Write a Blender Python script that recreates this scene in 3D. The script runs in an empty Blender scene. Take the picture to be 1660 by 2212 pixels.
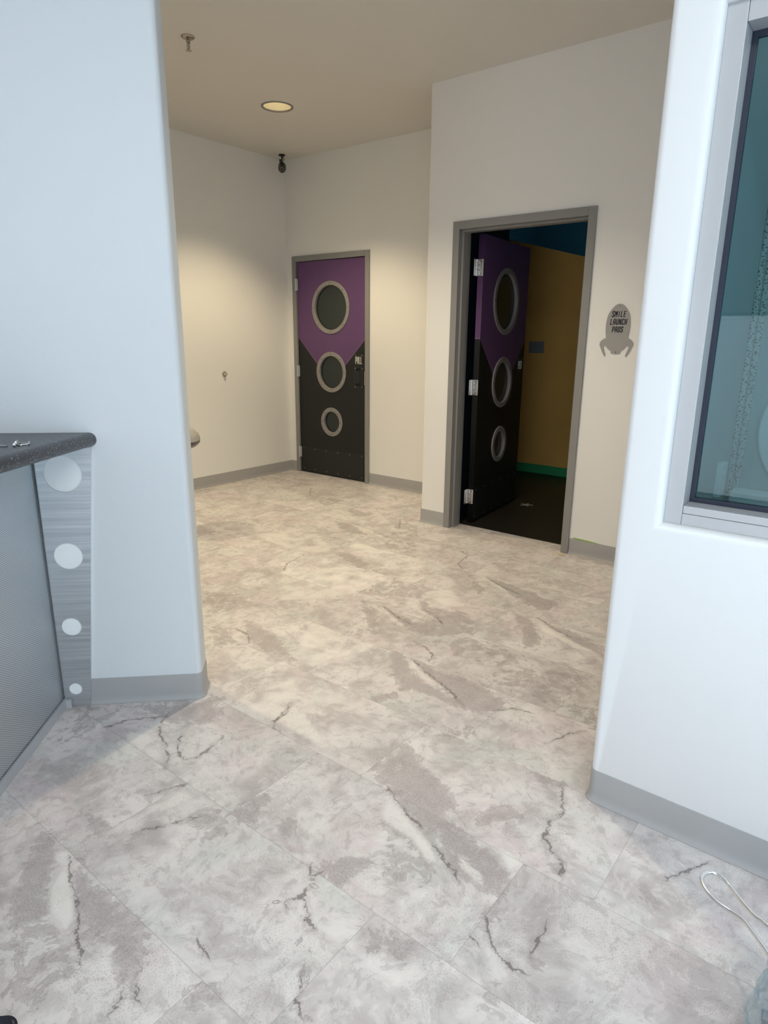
import bpy, bmesh, math, random, json
import numpy as np
from mathutils import Vector, Matrix, noise as mnoise
random.seed(7)
SC = bpy.context.scene
COL = SC.collection
H = 3.083          # ceiling height
FW = 0.0508        # door frame face width
DW, DH = 0.9144, 2.146
D1X = 0.0829       # closed door: outer left edge of its frame, on the wall y = 0
D2X, D2Y = 2.5156, -0.805
CORNX = 2.2965
WY = -3.115        # room face of the window wall
BBH = 0.1095       # baseboard height

# ------------------------------------------------------------------ helpers
def link(name, me, mat=None, parent=None, smooth=False, auto=None):
    o = bpy.data.objects.new(name, me)
    COL.objects.link(o)
    if mat is not None:
        for m in (mat if isinstance(mat, (list, tuple)) else [mat]):
            me.materials.append(m)
    if parent is not None:
        o.parent = parent
    if smooth or auto:
        for p in me.polygons:
            p.use_smooth = True
        if auto:
            try:
                me.set_sharp_from_angle(angle=math.radians(auto))
            except Exception:
                pass
    return o

def obj(name, bm, mat=None, parent=None, smooth=False, auto=None, recalc=True):
    if recalc:
        bmesh.ops.recalc_face_normals(bm, faces=bm.faces[:])
    me = bpy.data.meshes.new(name)
    bm.to_mesh(me)
    bm.free()
    return link(name, me, mat, parent, smooth, auto)

def tag(o, label, cat, group=None, kind=None):
    o['label'] = label
    o['category'] = cat
    if group:
        o['group'] = group
    if kind:
        o['kind'] = kind
    return o

def thing(name, label, cat, loc=(0, 0, 0), rotz=0.0, group=None, kind=None):
    o = bpy.data.objects.new(name, None)
    o.empty_display_size = 0.05
    COL.objects.link(o)
    o.location = loc
    o.rotation_euler = (0, 0, rotz)
    return tag(o, label, cat, group, kind)

def box(bm, x0, x1, y0, y1, z0, z1, mi=0, bev=0.0):
    vs = [bm.verts.new((x, y, z)) for z in (z0, z1) for y in (y0, y1) for x in (x0, x1)]
    fs = []
    for idx in ((0, 2, 3, 1), (4, 5, 7, 6), (0, 1, 5, 4), (2, 6, 7, 3), (0, 4, 6, 2), (1, 3, 7, 5)):
        f = bm.faces.new([vs[i] for i in idx])
        f.material_index = mi
        fs.append(f)
    if bev > 0:
        es = list({e for f in fs for e in f.edges})
        r = bmesh.ops.bevel(bm, geom=es, offset=bev, segments=3, affect='EDGES', profile=0.5)
        for f in r['faces']:
            f.material_index = mi
    return vs

def prism(bm, pts, z0, z1, mi=0):
    a = [bm.verts.new((p[0], p[1], z0)) for p in pts]
    b = [bm.verts.new((p[0], p[1], z1)) for p in pts]
    n = len(pts)
    for i in range(n):
        j = (i + 1) % n
        bm.faces.new((a[i], a[j], b[j], b[i])).material_index = mi
    bm.faces.new(a[::-1]).material_index = mi
    bm.faces.new(b).material_index = mi

def rounded(pts, radii, seg=8):
    """polygon with rounded corners (radius per corner)"""
    out = []
    n = len(pts)
    for i in range(n):
        p = Vector(pts[i][:2]); a = Vector(pts[i - 1][:2]); b = Vector(pts[(i + 1) % n][:2])
        r = radii[i]
        if r <= 0:
            out.append(tuple(p)); continue
        u = (a - p).normalized(); v = (b - p).normalized()
        ang = u.angle(v); t = r / math.tan(ang / 2)
        c = p + (u + v).normalized() * (r / math.sin(ang / 2))
        s = p + u * t; e = p + v * t
        a0 = math.atan2(s.y - c.y, s.x - c.x); a1 = math.atan2(e.y - c.y, e.x - c.x)
        d = (a1 - a0 + math.pi) % (2 * math.pi) - math.pi
        for k in range(seg + 1):
            q = a0 + d * k / seg
            out.append((c.x + r * math.cos(q), c.y + r * math.sin(q)))
    return out

def lathe(bm, prof, seg=48, mi=0, mat=None, ang=2 * math.pi):
    """revolve profile [(r, z)] about z; mat: Matrix applied"""
    rings = []
    for r, z in prof:
        if r < 1e-6:
            rings.append([bm.verts.new((0, 0, z))])
        else:
            rings.append([bm.verts.new((r * math.cos(ang * k / seg), r * math.sin(ang * k / seg), z)) for k in range(seg)])
    vs = [v for r in rings for v in r]
    for a, b in zip(rings, rings[1:]):
        for k in range(seg):
            j = (k + 1) % seg
            if len(a) == 1 and len(b) == 1:
                continue
            if len(a) == 1:
                f = bm.faces.new((a[0], b[j], b[k]))
            elif len(b) == 1:
                f = bm.faces.new((a[k], a[j], b[0]))
            else:
                f = bm.faces.new((a[k], a[j], b[j], b[k]))
            f.material_index = mi
    if mat is not None:
        bmesh.ops.transform(bm, matrix=mat, verts=vs)
    return vs

def tube(bm, pts, r, seg=12, mi=0, closed=False, caps=True):
    pts = [Vector(p) for p in pts]
    n = len(pts)
    rings = []
    up = Vector((0.123, 0.2, 1)).normalized()
    for i, p in enumerate(pts):
        t = (pts[min(i + 1, n - 1)] - pts[max(i - 1, 0)]).normalized()
        a = t.cross(up)
        if a.length < 1e-4:
            a = t.cross(Vector((1, 0, 0)))
        a.normalize(); b = t.cross(a).normalized()
        rr = r[i] if isinstance(r, (list, tuple)) else r
        rings.append([bm.verts.new(p + a * rr * math.cos(2 * math.pi * k / seg) + b * rr * math.sin(2 * math.pi * k / seg)) for k in range(seg)])
    for a, b in zip(rings, rings[1:]):
        for k in range(seg):
            j = (k + 1) % seg
            bm.faces.new((a[k], a[j], b[j], b[k])).material_index = mi
    if caps:
        bm.faces.new(rings[0][::-1]).material_index = mi
        bm.faces.new(rings[-1]).material_index = mi

def spline(pts, n=6):
    """Catmull-Rom resample"""
    P = [Vector(p) for p in pts]
    P = [P[0] * 2 - P[1]] + P + [P[-1] * 2 - P[-2]]
    out = []
    for i in range(1, len(P) - 2):
        for k in range(n):
            t = k / n
            a, b, c, d = P[i - 1], P[i], P[i + 1], P[i + 2]
            out.append(0.5 * ((2 * b) + (c - a) * t + (2 * a - 5 * b + 4 * c - d) * t * t + (3 * b - a - 3 * c + d) * t ** 3))
    out.append(P[-2])
    return out

def plate(loops, thick):
    """flat plate (outer loop + hole loops in x, y) of given thickness, z from 0 to thick -> mesh"""
    cu = bpy.data.curves.new('plate', 'CURVE')
    cu.dimensions = '2D'; cu.fill_mode = 'BOTH'; cu.extrude = thick / 2
    for lp in loops:
        s = cu.splines.new('POLY')
        s.points.add(len(lp) - 1)
        for p, q in zip(s.points, lp):
            p.co = (q[0], q[1], 0, 1)
        s.use_cyclic_u = True
    o = bpy.data.objects.new('plate', cu)
    COL.objects.link(o)
    dg = bpy.context.evaluated_depsgraph_get()
    me = bpy.data.meshes.new_from_object(o.evaluated_get(dg))
    bpy.data.objects.remove(o)
    bpy.data.curves.remove(cu)
    me.materials.clear()
    me.transform(Matrix.Translation((0, 0, thick / 2)))
    return me

def circ(cx, cy, r, n=64):
    return [(cx + r * math.cos(2 * math.pi * k / n), cy + r * math.sin(2 * math.pi * k / n)) for k in range(n)]

def sweep(bm, path, prof, mi=0):
    """sweep profile [(offset, z)] along an open plan path; offset to the right-hand side of travel"""
    P = [Vector(p) for p in path]
    n = len(P)
    rows = []
    for i in range(n):
        t0 = (P[i] - P[i - 1]).normalized() if i > 0 else (P[1] - P[0]).normalized()
        t1 = (P[i + 1] - P[i]).normalized() if i < n - 1 else t0
        n0 = Vector((t0.y, -t0.x)); n1 = Vector((t1.y, -t1.x))
        m = (n0 + n1).normalized()
        m = m / max(0.3, m.dot(n0))
        rows.append([bm.verts.new((P[i].x + m.x * o, P[i].y + m.y * o, z)) for o, z in prof])
    for a, b in zip(rows, rows[1:]):
        for k in range(len(prof) - 1):
            bm.faces.new((a[k], b[k], b[k + 1], a[k + 1])).material_index = mi
    bm.faces.new(rows[0]).material_index = mi
    bm.faces.new(rows[-1][::-1]).material_index = mi

COVE = [(-0.002, BBH), (0.0025, BBH), (0.0032, BBH - 0.002), (0.0032, 0.032), (0.0048, 0.018), (0.0085, 0.007), (0.0128, 0.0022), (0.0128, 0.0006), (-0.002, 0.0006)]

def baseboard(name, path, label):
    bm = bmesh.new()
    sweep(bm, path, COVE)
    o = obj(name, bm, M['base'], auto=40)
    return tag(o, label, 'baseboard', kind='structure')

# letters as strokes in a box 0.6 wide, 1 high (squared, condensed lettering)
GL = {
 'S': [[(.56, .86), (.56, .92), (.46, 1), (.16, 1), (.06, .9), (.06, .66), (.16, .56), (.46, .46), (.56, .36), (.56, .1), (.46, 0), (.14, 0), (.04, .1), (.04, .16)]],
 'M': [[(.02, 0), (.02, 1), (.3, .45), (.58, 1), (.58, 0)]],
 'I': [[(.3, 0), (.3, 1)]],
 'L': [[(.08, 1), (.08, 0), (.54, 0)]],
 'E': [[(.54, 1), (.08, 1), (.08, 0), (.54, 0)], [(.08, .53), (.46, .53)]],
 'A': [[(.06, 0), (.06, .88), (.18, 1), (.44, 1), (.56, .88), (.56, 0)], [(.06, .42), (.56, .42)]],
 'U': [[(.06, 1), (.06, .12), (.18, 0), (.44, 0), (.56, .12), (.56, 1)]],
 'N': [[(.06, 0), (.06, 1), (.56, 0), (.56, 1)]],
 'C': [[(.56, .78), (.56, .9), (.44, 1), (.18, 1), (.06, .88), (.06, .12), (.18, 0), (.44, 0), (.56, .1), (.56, .22)]],
 'H': [[(.06, 0), (.06, 1)], [(.56, 0), (.56, 1)], [(.06, .5), (.56, .5)]],
 'P': [[(.06, 0), (.06, 1), (.44, 1), (.56, .88), (.56, .56), (.44, .44), (.06, .44)]],
 'D': [[(.06, 0), (.06, 1), (.44, 1), (.56, .88), (.56, .12), (.44, 0), (.06, 0)]],
}
def lettering(bm, text, cx, cz, h, w, t, y0, y1, shear=0.0, mi=0, gap=0.2):
    """write text centred on cx, cz in the x-z plane; h height, w letter width, t stroke; between y0 and y1"""
    pitch = w * (1 + gap)
    x = cx - (pitch * len(text) - w * gap) / 2
    for ch in text:
        for st in GL[ch]:
            pts = [Vector((x + p[0] / .6 * w + shear * (p[1] - .5) * h, cz + (p[1] - .5) * h)) for p in st]
            for a, b in zip(pts, pts[1:]):
                d = (b - a).normalized(); nn = Vector((-d.y, d.x)) * t / 2
                a2 = a - d * t / 2.2; b2 = b + d * t / 2.2
                q = [a2 + nn, b2 + nn, b2 - nn, a2 - nn]
                A = [bm.verts.new((p.x, y0, p.y)) for p in q]
                B = [bm.verts.new((p.x, y1, p.y)) for p in q]
                bm.faces.new(A).material_index = mi
                bm.faces.new(B[::-1]).material_index = mi
                for k in range(4):
                    bm.faces.new((A[k], A[(k + 1) % 4], B[(k + 1) % 4], B[k])).material_index = mi
        x += pitch

# ---------------------------------------------------------------- materials
def srgb(r, g, b):
    f = lambda c: (c / 255 / 12.92) if c / 255 <= 0.04045 else ((c / 255 + 0.055) / 1.055) ** 2.4
    return (f(r), f(g), f(b), 1.0)

class NT:
    def __init__(self, name):
        self.m = bpy.data.materials.new(name)
        self.m.use_nodes = True
        self.t = self.m.node_tree
        self.t.nodes.clear()
        self.flat = False
        self.out = self.t.nodes.new('ShaderNodeOutputMaterial')
    def n(self, typ, **kw):
        nd = self.t.nodes.new('ShaderNode' + typ)
        for k, v in kw.items():
            if k.startswith('i_'):
                key = k[2:]
                key = int(key) if key.isdigit() else key
                nd.inputs[key].default_value = v
            else:
                setattr(nd, k, v)
        return nd
    def l(self, a, b):
        self.t.links.new(a, b)
    def val(self, x, sock):
        if hasattr(x, 'is_output') or isinstance(x, bpy.types.NodeSocket):
            self.l(x, sock)
        else:
            sock.default_value = x
    def math(self, op, a, b=None, c=None, clamp=False):
        nd = self.n('Math', operation=op, use_clamp=clamp)
        self.val(a, nd.inputs[0])
        if b is not None:
            self.val(b, nd.inputs[1])
        if c is not None:
            self.val(c, nd.inputs[2])
        return nd.outputs[0]
    def smooth(self, x, a, b, lo=0.0, hi=1.0):
        nd = self.n('MapRange', interpolation_type='SMOOTHSTEP')
        self.val(x, nd.inputs[0])
        nd.inputs[1].default_value = a; nd.inputs[2].default_value = b
        nd.inputs[3].default_value = lo; nd.inputs[4].default_value = hi
        return nd.outputs[0]
    def mix(self, fac, a, b, blend='MIX'):
        nd = self.n('Mix', data_type='RGBA', blend_type=blend)
        self.val(fac, nd.inputs[0]); self.val(a, nd.inputs[6]); self.val(b, nd.inputs[7])
        return nd.outputs[2]
    def noise(self, vec, scale, detail=4, rough=0.55, dist=0.0, out=0):
        nd = self.n('TexNoise')
        if self.flat:
            nd.noise_dimensions = '2D'; detail = min(detail, 6)
        nd.inputs['Scale'].default_value = scale
        nd.inputs['Detail'].default_value = detail
        nd.inputs['Roughness'].default_value = rough
        nd.inputs['Distortion'].default_value = dist
        if vec is not None:
            self.l(vec, nd.inputs['Vector'])
        return nd.outputs[out]
    def coord(self, kind='Object'):
        return self.n('TexCoord').outputs[kind]
    def mapping(self, vec, scale=(1, 1, 1), loc=(0, 0, 0), rot=(0, 0, 0)):
        nd = self.n('Mapping')
        nd.inputs['Scale'].default_value = scale
        nd.inputs['Location'].default_value = loc
        nd.inputs['Rotation'].default_value = rot
        self.l(vec, nd.inputs['Vector'])
        return nd.outputs[0]
    def bsdf(self, color=None, rough=0.5, metal=0.0, spec=0.5, **kw):
        b = self.n('BsdfPrincipled')
        if color is not None:
            self.val(color, b.inputs['Base Color'])
        self.val(rough, b.inputs['Roughness'])
        self.val(metal, b.inputs['Metallic'])
        b.inputs['Specular IOR Level'].default_value = spec
        for k, v in kw.items():
            self.val(v, b.inputs[k.replace('_', ' ')])
        self.l(b.outputs[0], self.out.inputs[0])
        return b
    def bump(self, b, height, strength=0.1, dist=0.01):
        nd = self.n('Bump')
        nd.inputs['Strength'].default_value = strength
        nd.inputs['Distance'].default_value = dist
        self.l(height, nd.inputs['Height'])
        self.l(nd.outputs[0], b.inputs['Normal'])

M = {}
def simple(key, name, col, rough=0.5, metal=0.0, spec=0.5, vary=0.0, scale=8, **kw):
    t = NT(name)
    c = col
    if vary:
        nz = t.noise(t.coord(), scale, 4)
        hi = tuple(min(1, v * (1 + vary)) for v in col[:3]) + (1,)
        lo = tuple(v * (1 - vary) for v in col[:3]) + (1,)
        c = t.mix(nz, lo, hi)
    t.bsdf(c, rough, metal, spec, **kw)
    M[key] = t.m
    return t.m

def wall_paint(key, name, col, rough=0.62):
    t = NT(name)
    v = t.coord()
    big = t.noise(v, 1.3, 3)
    c = t.mix(big, tuple(x * 0.975 for x in col[:3]) + (1,), col)
    b = t.bsdf(c, rough, 0, 0.35)
    fine = t.noise(v, 160, 3, 0.6)
    med = t.noise(v, 45, 2, 0.5)
    t.bump(b, t.math('ADD', fine, t.math('MULTIPLY', med, 1.5)), 0.12, 0.002)
    M[key] = t.m

wall_paint('wall', 'wall_paint', (0.835, 0.825, 0.80, 1))
wall_paint('lobby', 'lobby_wall_paint', (0.675, 0.70, 0.725, 1))  # pier copy of the white paint, its dimmer bluish light put into the colour
wall_paint('lobbylight', 'window_wall_paint', (0.80, 0.805, 0.81, 1))  # brighter copy of the same white paint, for the more strongly lit wall
wall_paint('ceil', 'ceiling_paint', (0.70, 0.68, 0.64, 1), 0.8)
wall_paint('mustard', 'mustard_paint', srgb(246, 196, 108), 0.6)
wall_paint('teal', 'teal_paint', srgb(62, 125, 150), 0.6)
wall_paint('paleteal', 'pale_paint', (0.50, 0.56, 0.56, 1), 0.6)
simple('base', 'grey_rubber_base', (0.370, 0.362, 0.360, 1), 0.42, 0, 0.5, 0.04, 5)
simple('greenbase', 'green_rubber_base', srgb(60, 170, 110), 0.45)
simple('frame', 'grey_frame_paint', (0.255, 0.252, 0.245, 1), 0.42, 0, 0.5, 0.05, 3)
simple('ring', 'brushed_ring', (0.275, 0.258, 0.25, 1), 0.55, 0.1, 0.22, 0.06, 30)
simple('screwhead', 'dark_screw', (0.06, 0.06, 0.06, 1), 0.35, 0.8)
simple('steel', 'satin_steel', (0.62, 0.62, 0.62, 1), 0.33, 0.9, 0.5, 0.05, 20)
simple('chrome', 'chrome', (0.75, 0.74, 0.72, 1), 0.14, 1.0)
simple('brasschrome', 'aged_chrome', (0.42, 0.38, 0.33, 1), 0.28, 1.0)
simple('black', 'black_plastic', (0.012, 0.012, 0.013, 1), 0.38)
simple('blackmatte', 'black_paint', (0.010, 0.011, 0.011, 1), 0.5)
simple('rubber', 'dark_gasket', (0.014, 0.020, 0.040, 1), 0.5)  # a little reflected blue is put into the black
simple('alu', 'silver_aluminium', (0.47, 0.475, 0.49, 1), 0.42, 0.2, 0.5, 0.03, 6)
simple('white', 'white_acrylic', (0.93, 0.945, 0.95, 1), 0.25, 0, 0.5)
simple('plaswhite', 'white_plastic', (0.86, 0.86, 0.85, 1), 0.4)
simple('plasgrey', 'grey_plastic', (0.30, 0.30, 0.32, 1), 0.4)
simple('sign', 'grey_sign', (0.345, 0.335, 0.325, 1), 0.5, 0.1, 0.5, 0.04, 12)
simple('ink', 'black_ink', (0.012, 0.012, 0.018, 1), 0.5)
simple('letters', 'white_letters', (0.75, 0.75, 0.72, 1), 0.5)
simple('navy', 'navy_paint', (0.012, 0.020, 0.035, 1), 0.6)  # shade of the hinge gap put into the colour of the room lining
simple('rod', 'bright_rod', (0.80, 0.80, 0.80, 1), 0.2, 1.0)
simple('taupe', 'taupe_vinyl', (0.36, 0.34, 0.31, 1), 0.3, 0, 0.6)
simple('vinyl', 'black_vinyl', (0.015, 0.016, 0.024, 1), 0.16, 0, 0.8, Coat_Weight=0.6, Coat_Roughness=0.08)
simple('tape', 'green_tape', srgb(140, 175, 70), 0.6)
simple('scrap', 'cream_paper', srgb(205, 185, 140), 0.7)
simple('star', 'star_vinyl', srgb(150, 155, 150), 0.5)
simple('concrete', 'pale_ground', (0.45, 0.45, 0.43, 1), 0.8)

# dark floor of the inner room
t = NT('dark_vinyl_floor')
v = t.coord()
w = t.noise(t.mapping(v, (3, 40, 1)), 1.0, 5)
c = t.mix(w, (0.010, 0.009, 0.008, 1), (0.026, 0.023, 0.018, 1))
t.bsdf(c, 0.42, 0, 0.4)
M['darkfloor'] = t.m

# porthole glass: nearly black tinted pane
t = NT('tinted_glass')
t.bsdf((0.012, 0.02, 0.019, 1), 0.06, 0, 0.55)
M['darkglass'] = t.m

# door paint: purple above a V, black below
t = NT('door_paint')
v = t.coord()
sx = t.n('SeparateXYZ'); t.l(v, sx.inputs[0])
d = t.math('SUBTRACT', t.math('SUBTRACT', sx.outputs[2], 0.948), t.math('ABSOLUTE', t.math('SUBTRACT', sx.outputs[0], DW / 2)))
fac = t.smooth(d, -0.002, 0.002)
line = t.math('MULTIPLY', t.smooth(d, 0.0, 0.003), t.smooth(d, 0.007, 0.011, 1, 0))
nz = t.noise(v, 6, 4)
purple = t.mix(nz, (0.105, 0.048, 0.140, 1), (0.132, 0.062, 0.168, 1))
c = t.mix(fac, (0.0085, 0.0095, 0.0095, 1), purple)
c = t.mix(t.math('MULTIPLY', line, 0.55), c, (0.22, 0.16, 0.23, 1))
b = t.bsdf(c, 0.46, 0, 0.4)
t.bump(b, t.noise(v, 220, 2), 0.06, 0.001)
M['door'] = t.m

# brushed aluminium, grain horizontal
t = NT('brushed_aluminium')
v = t.coord()
g = t.noise(t.mapping(v, (2.5, 2.5, 260)), 1.0, 5, 0.65)
g2 = t.noise(t.mapping(v, (1.2, 1.2, 40)), 1.0, 3, 0.6)
gg = t.math('ADD', t.math('MULTIPLY', g, 0.6), t.math('MULTIPLY', g2, 0.4))
c = t.mix(t.smooth(gg, 0.3, 0.7), (0.40, 0.41, 0.43, 1), (0.66, 0.67, 0.68, 1))
b = t.bsdf(c, t.smooth(g, 0.3, 0.7, 0.34, 0.5), 0.85, 0.5)
t.bump(b, g, 0.05, 0.0006)
M['brushed'] = t.m

# perforated / dimpled metal sheet: staggered dots, in local x (along) and z (up)
t = NT('dimpled_metal')
v = t.coord()
sx = t.n('SeparateXYZ'); t.l(v, sx.inputs[0])
px, pz = 0.0115, 0.0085
def dots(ox, oz):
    a = t.math('SUBTRACT', t.math('FRACT', t.math('ADD', t.math('DIVIDE', sx.outputs[0], px), ox)), 0.5)
    b_ = t.math('SUBTRACT', t.math('FRACT', t.math('ADD', t.math('DIVIDE', sx.outputs[2], pz), oz)), 0.5)
    a = t.math('MULTIPLY', a, px); b_ = t.math('MULTIPLY', b_, pz * 1.0)
    return t.math('SQRT', t.math('ADD', t.math('MULTIPLY', a, a), t.math('MULTIPLY', b_, b_)))
dd = t.math('MINIMUM', dots(0, 0), dots(0.5, 0.5))
hole = t.smooth(dd, 0.0012, 0.0024, 1, 0)
c = t.mix(t.math('MULTIPLY', hole, 0.75), (0.62, 0.645, 0.675, 1), (0.07, 0.08, 0.09, 1))
b = t.bsdf(c, 0.40, 0.75, 0.5)
t.bump(b, t.smooth(dd, 0.001, 0.0035), 0.5, 0.0012)
M['dimple'] = t.m

# speckled dark solid-surface counter
t = NT('speckled_counter')
v = t.coord()
vo = t.n('TexVoronoi'); vo.inputs['Scale'].default_value = 190; t.l(v, vo.inputs['Vector'])
sp = t.smooth(vo.outputs['Distance'], 0.16, 0.26, 1, 0)
sc = t.n('SeparateColor'); t.l(vo.outputs['Color'], sc.inputs[0])
pick = t.smooth(sc.outputs[0], 0.52, 0.56)
nz = t.noise(v, 700, 2)
base = t.mix(nz, (0.030, 0.031, 0.038, 1), (0.085, 0.085, 0.093, 1))
c = t.mix(t.math('MULTIPLY', sp, pick), base, (0.62, 0.64, 0.66, 1))
t.bsdf(c, 0.34, 0, 0.55)
M['counter'] = t.m

# window glass: tinted pane, clear with a fresnel reflection
t = NT('window_glass')
tr = t.n('BsdfTransparent'); tr.inputs[0].default_value = (0.36, 0.53, 0.56, 1)
gl = t.n('BsdfGlossy'); gl.inputs[0].default_value = (0.80, 0.92, 0.95, 1); gl.inputs['Roughness'].default_value = 0.015
lw = t.n('Fresnel'); lw.inputs[0].default_value = 1.5
ms = t.n('MixShader')
t.l(lw.outputs[0], ms.inputs[0]); t.l(tr.outputs[0], ms.inputs[1]); t.l(gl.outputs[0], ms.inputs[2])
t.l(ms.outputs[0], t.out.inputs[0])
M['glass'] = t.m

# crumpled clear plastic film
t = NT('clear_film')
tr = t.n('BsdfTransparent'); tr.inputs[0].default_value = (0.86, 0.92, 0.95, 1)
pb = t.n('BsdfPrincipled'); pb.inputs['Base Color'].default_value = (0.55, 0.60, 0.62, 1); pb.inputs['Roughness'].default_value = 0.18
lw = t.n('LayerWeight'); lw.inputs[0].default_value = 0.45
ms = t.n('MixShader')
t.l(t.math('MULTIPLY_ADD', t.math('POWER', lw.outputs['Facing'], 2.0), 0.85, 0.06, clamp=True), ms.inputs[0]); t.l(tr.outputs[0], ms.inputs[1]); t.l(pb.outputs[0], ms.inputs[2])
t.l(ms.outputs[0], t.out.inputs[0])
M['film'] = t.m

# textured column strip behind the window
t = NT('punched_strip')
v = t.coord()
vo = t.n('TexVoronoi'); vo.inputs['Scale'].default_value = 120; t.l(v, vo.inputs['Vector'])
c = t.mix(t.smooth(vo.outputs['Distance'], 0.25, 0.45), (0.10, 0.12, 0.11, 1), (0.55, 0.60, 0.58, 1))
t.bsdf(c, 0.4, 0, 0.5)
M['punched'] = t.m

def emit(key, name, col, s):
    t = NT(name)
    e = t.n('Emission'); e.inputs[0].default_value = col; e.inputs[1].default_value = s
    t.l(e.outputs[0], t.out.inputs[0]); M[key] = t.m
emit('lamp', 'warm_lamp', (1.0, 0.84, 0.52, 1), 2.8)
simple('reflector', 'ivory_reflector', (0.90, 0.84, 0.68, 1), 0.35, 0.0)

# ---------------------------------------------------------------- floor vinyl tile
def floor_material():
    t = NT('stone_vinyl_tile')
    t.flat = True
    geo = t.n('NewGeometry').outputs['Position']
    at = lambda n: t.n('Attribute', attribute_name=n)
    seed = at('seed').outputs['Vector']
    dark = at('dark').outputs['Fac']; lite = at('lite').outputs['Fac']
    edge = at('edge').outputs['Fac']; tone = at('tone').outputs['Fac']
    add = t.n('VectorMath', operation='ADD'); t.l(geo, add.inputs[0]); t.l(seed, add.inputs[1])
    P = add.outputs[0]
    # warp
    wn = t.n('TexNoise', noise_dimensions='2D'); wn.inputs['Scale'].default_value = 5.0; wn.inputs['Detail'].default_value = 3; t.l(P, wn.inputs['Vector'])
    wv = t.n('VectorMath', operation='SCALE'); t.l(wn.outputs['Color'], wv.inputs[0]); wv.inputs[3].default_value = 0.13
    wp = t.n('VectorMath', operation='ADD'); t.l(P, wp.inputs[0]); t.l(wv.outputs[0], wp.inputs[1])
    W = wp.outputs[0]
    clouds = at('clouds').outputs['Fac']
    c = t.mix(t.smooth(clouds, 0.28, 0.70), (0.490, 0.450, 0.442, 1), (0.715, 0.675, 0.655, 1))
    c = t.mix(at('pink').outputs['Fac'], c, (0.645, 0.558, 0.562, 1))
    c = t.mix(at('green').outputs['Fac'], c, (0.580, 0.590, 0.560, 1))
    # stone blotches with crisp edges
    blo = t.noise(t.mapping(W, loc=(2, 5, 4)), 6.5, 6, 0.70)
    c = t.mix(t.smooth(blo, 0.54, 0.62, 0, 0.30), c, (0.790, 0.755, 0.73, 1))
    c = t.mix(t.smooth(blo, 0.35, 0.44, 0.26, 0), c, (0.42, 0.378, 0.372, 1))
    # fine mottling
    mot = t.noise(W, 26, 4, 0.72)
    c = t.mix(t.smooth(mot, 0.51, 0.66, 0, 0.45), c, (0.40, 0.358, 0.352, 1))
    c = t.mix(t.smooth(mot, 0.32, 0.44, 0.35, 0), c, (0.78, 0.745, 0.72, 1))
    # printed bands: random ones plus the larger motifs
    rb = at('bands').outputs['Fac']
    brk = t.noise(W, 13, 5, 0.72)
    dk0 = t.math('ADD', dark, t.math('MULTIPLY', t.math('SUBTRACT', brk, 0.5), 2.1))
    inband = t.smooth(dark, 0.04, 0.25)
    dk = t.math('MAXIMUM', t.math('MULTIPLY', t.smooth(dk0, 0.30, 0.78), inband), t.math('MULTIPLY', rb, 0.45))
    grain = t.noise(P, 150, 2, 0.75)
    dcol = t.mix(t.smooth(grain, 0.36, 0.64), (0.320, 0.280, 0.277, 1), (0.430, 0.382, 0.378, 1))
    c = t.mix(t.math('MULTIPLY', dk, 0.66), c, dcol)
    # thin dark rim where a band breaks off
    rim = t.math('MULTIPLY', t.smooth(t.math('ABSOLUTE', t.math('SUBTRACT', dk0, 0.46)), 0.0, 0.075, 1, 0), inband)
    c = t.mix(t.math('MULTIPLY', rim, 0.32), c, (0.20, 0.168, 0.165, 1))
    lk = t.math('ADD', lite, t.math('MULTIPLY', t.math('SUBTRACT', brk, 0.5), 1.6))
    lk = t.math('MULTIPLY', t.smooth(lk, 0.40, 0.80), t.smooth(lite, 0.04, 0.22))
    c = t.mix(t.math('MULTIPLY', lk, 0.72), c, (0.80, 0.765, 0.725, 1))
    # cracks
    wn2 = t.noise(P, 34, 3, 0.72)
    wob = t.math('MULTIPLY', t.math('SUBTRACT', wn2, 0.5), 0.034)
    tn = at('thick').outputs['Fac']
    for a_, b_ in (('cdist', 'cmask'), ('cdist2', 'cmask2'), ('cdist3', 'cmask3')):
        cw = t.math('ABSOLUTE', t.math('ADD', at(a_).outputs['Fac'], wob))
        cmk = at(b_).outputs['Fac']
        thick = t.math('MULTIPLY', t.smooth(tn, 0.22, 0.72), 0.0040)
        ck = t.math('MULTIPLY', t.math('LESS_THAN', cw, thick), cmk)
        soft = t.math('MULTIPLY', t.smooth(cw, 0.0, 0.016, 1, 0), cmk)
        c = t.mix(t.math('MULTIPLY', soft, 0.26), c, (0.25, 0.212, 0.208, 1))
        c = t.mix(t.math('MULTIPLY', ck, 0.66), c, (0.130, 0.106, 0.104, 1))
    # random hair cracks
    rn = t.noise(W, 9.0, 5, 0.66)
    ridge = t.smooth(t.math('ABSOLUTE', t.math('SUBTRACT', rn, 0.5)), 0.0, 0.0065, 1, 0)
    c = t.mix(t.math('MULTIPLY', t.math('MULTIPLY', ridge, at('hair').outputs['Fac']), 0.5), c, (0.19, 0.160, 0.156, 1))
    # pin holes
    vo = t.n('TexVoronoi', voronoi_dimensions='2D'); vo.inputs['Scale'].default_value = 130; t.l(P, vo.inputs['Vector'])
    pin = t.math('MULTIPLY', t.smooth(vo.outputs['Distance'], 0.10, 0.20, 1, 0), at('pinm').outputs['Fac'])
    c = t.mix(t.math('MULTIPLY', pin, 0.42), c, (0.24, 0.205, 0.20, 1))
    # tone per tile and tile joints
    hsv = t.n('HueSaturation'); t.l(c, hsv.inputs['Color']); t.l(tone, hsv.inputs['Value'])
    c = hsv.outputs[0]
    joint = t.smooth(edge, 0.0006, 0.0020, 1, 0)
    c = t.mix(t.math('MULTIPLY', joint, 0.30), c, (0.22, 0.20, 0.19, 1))
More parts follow.
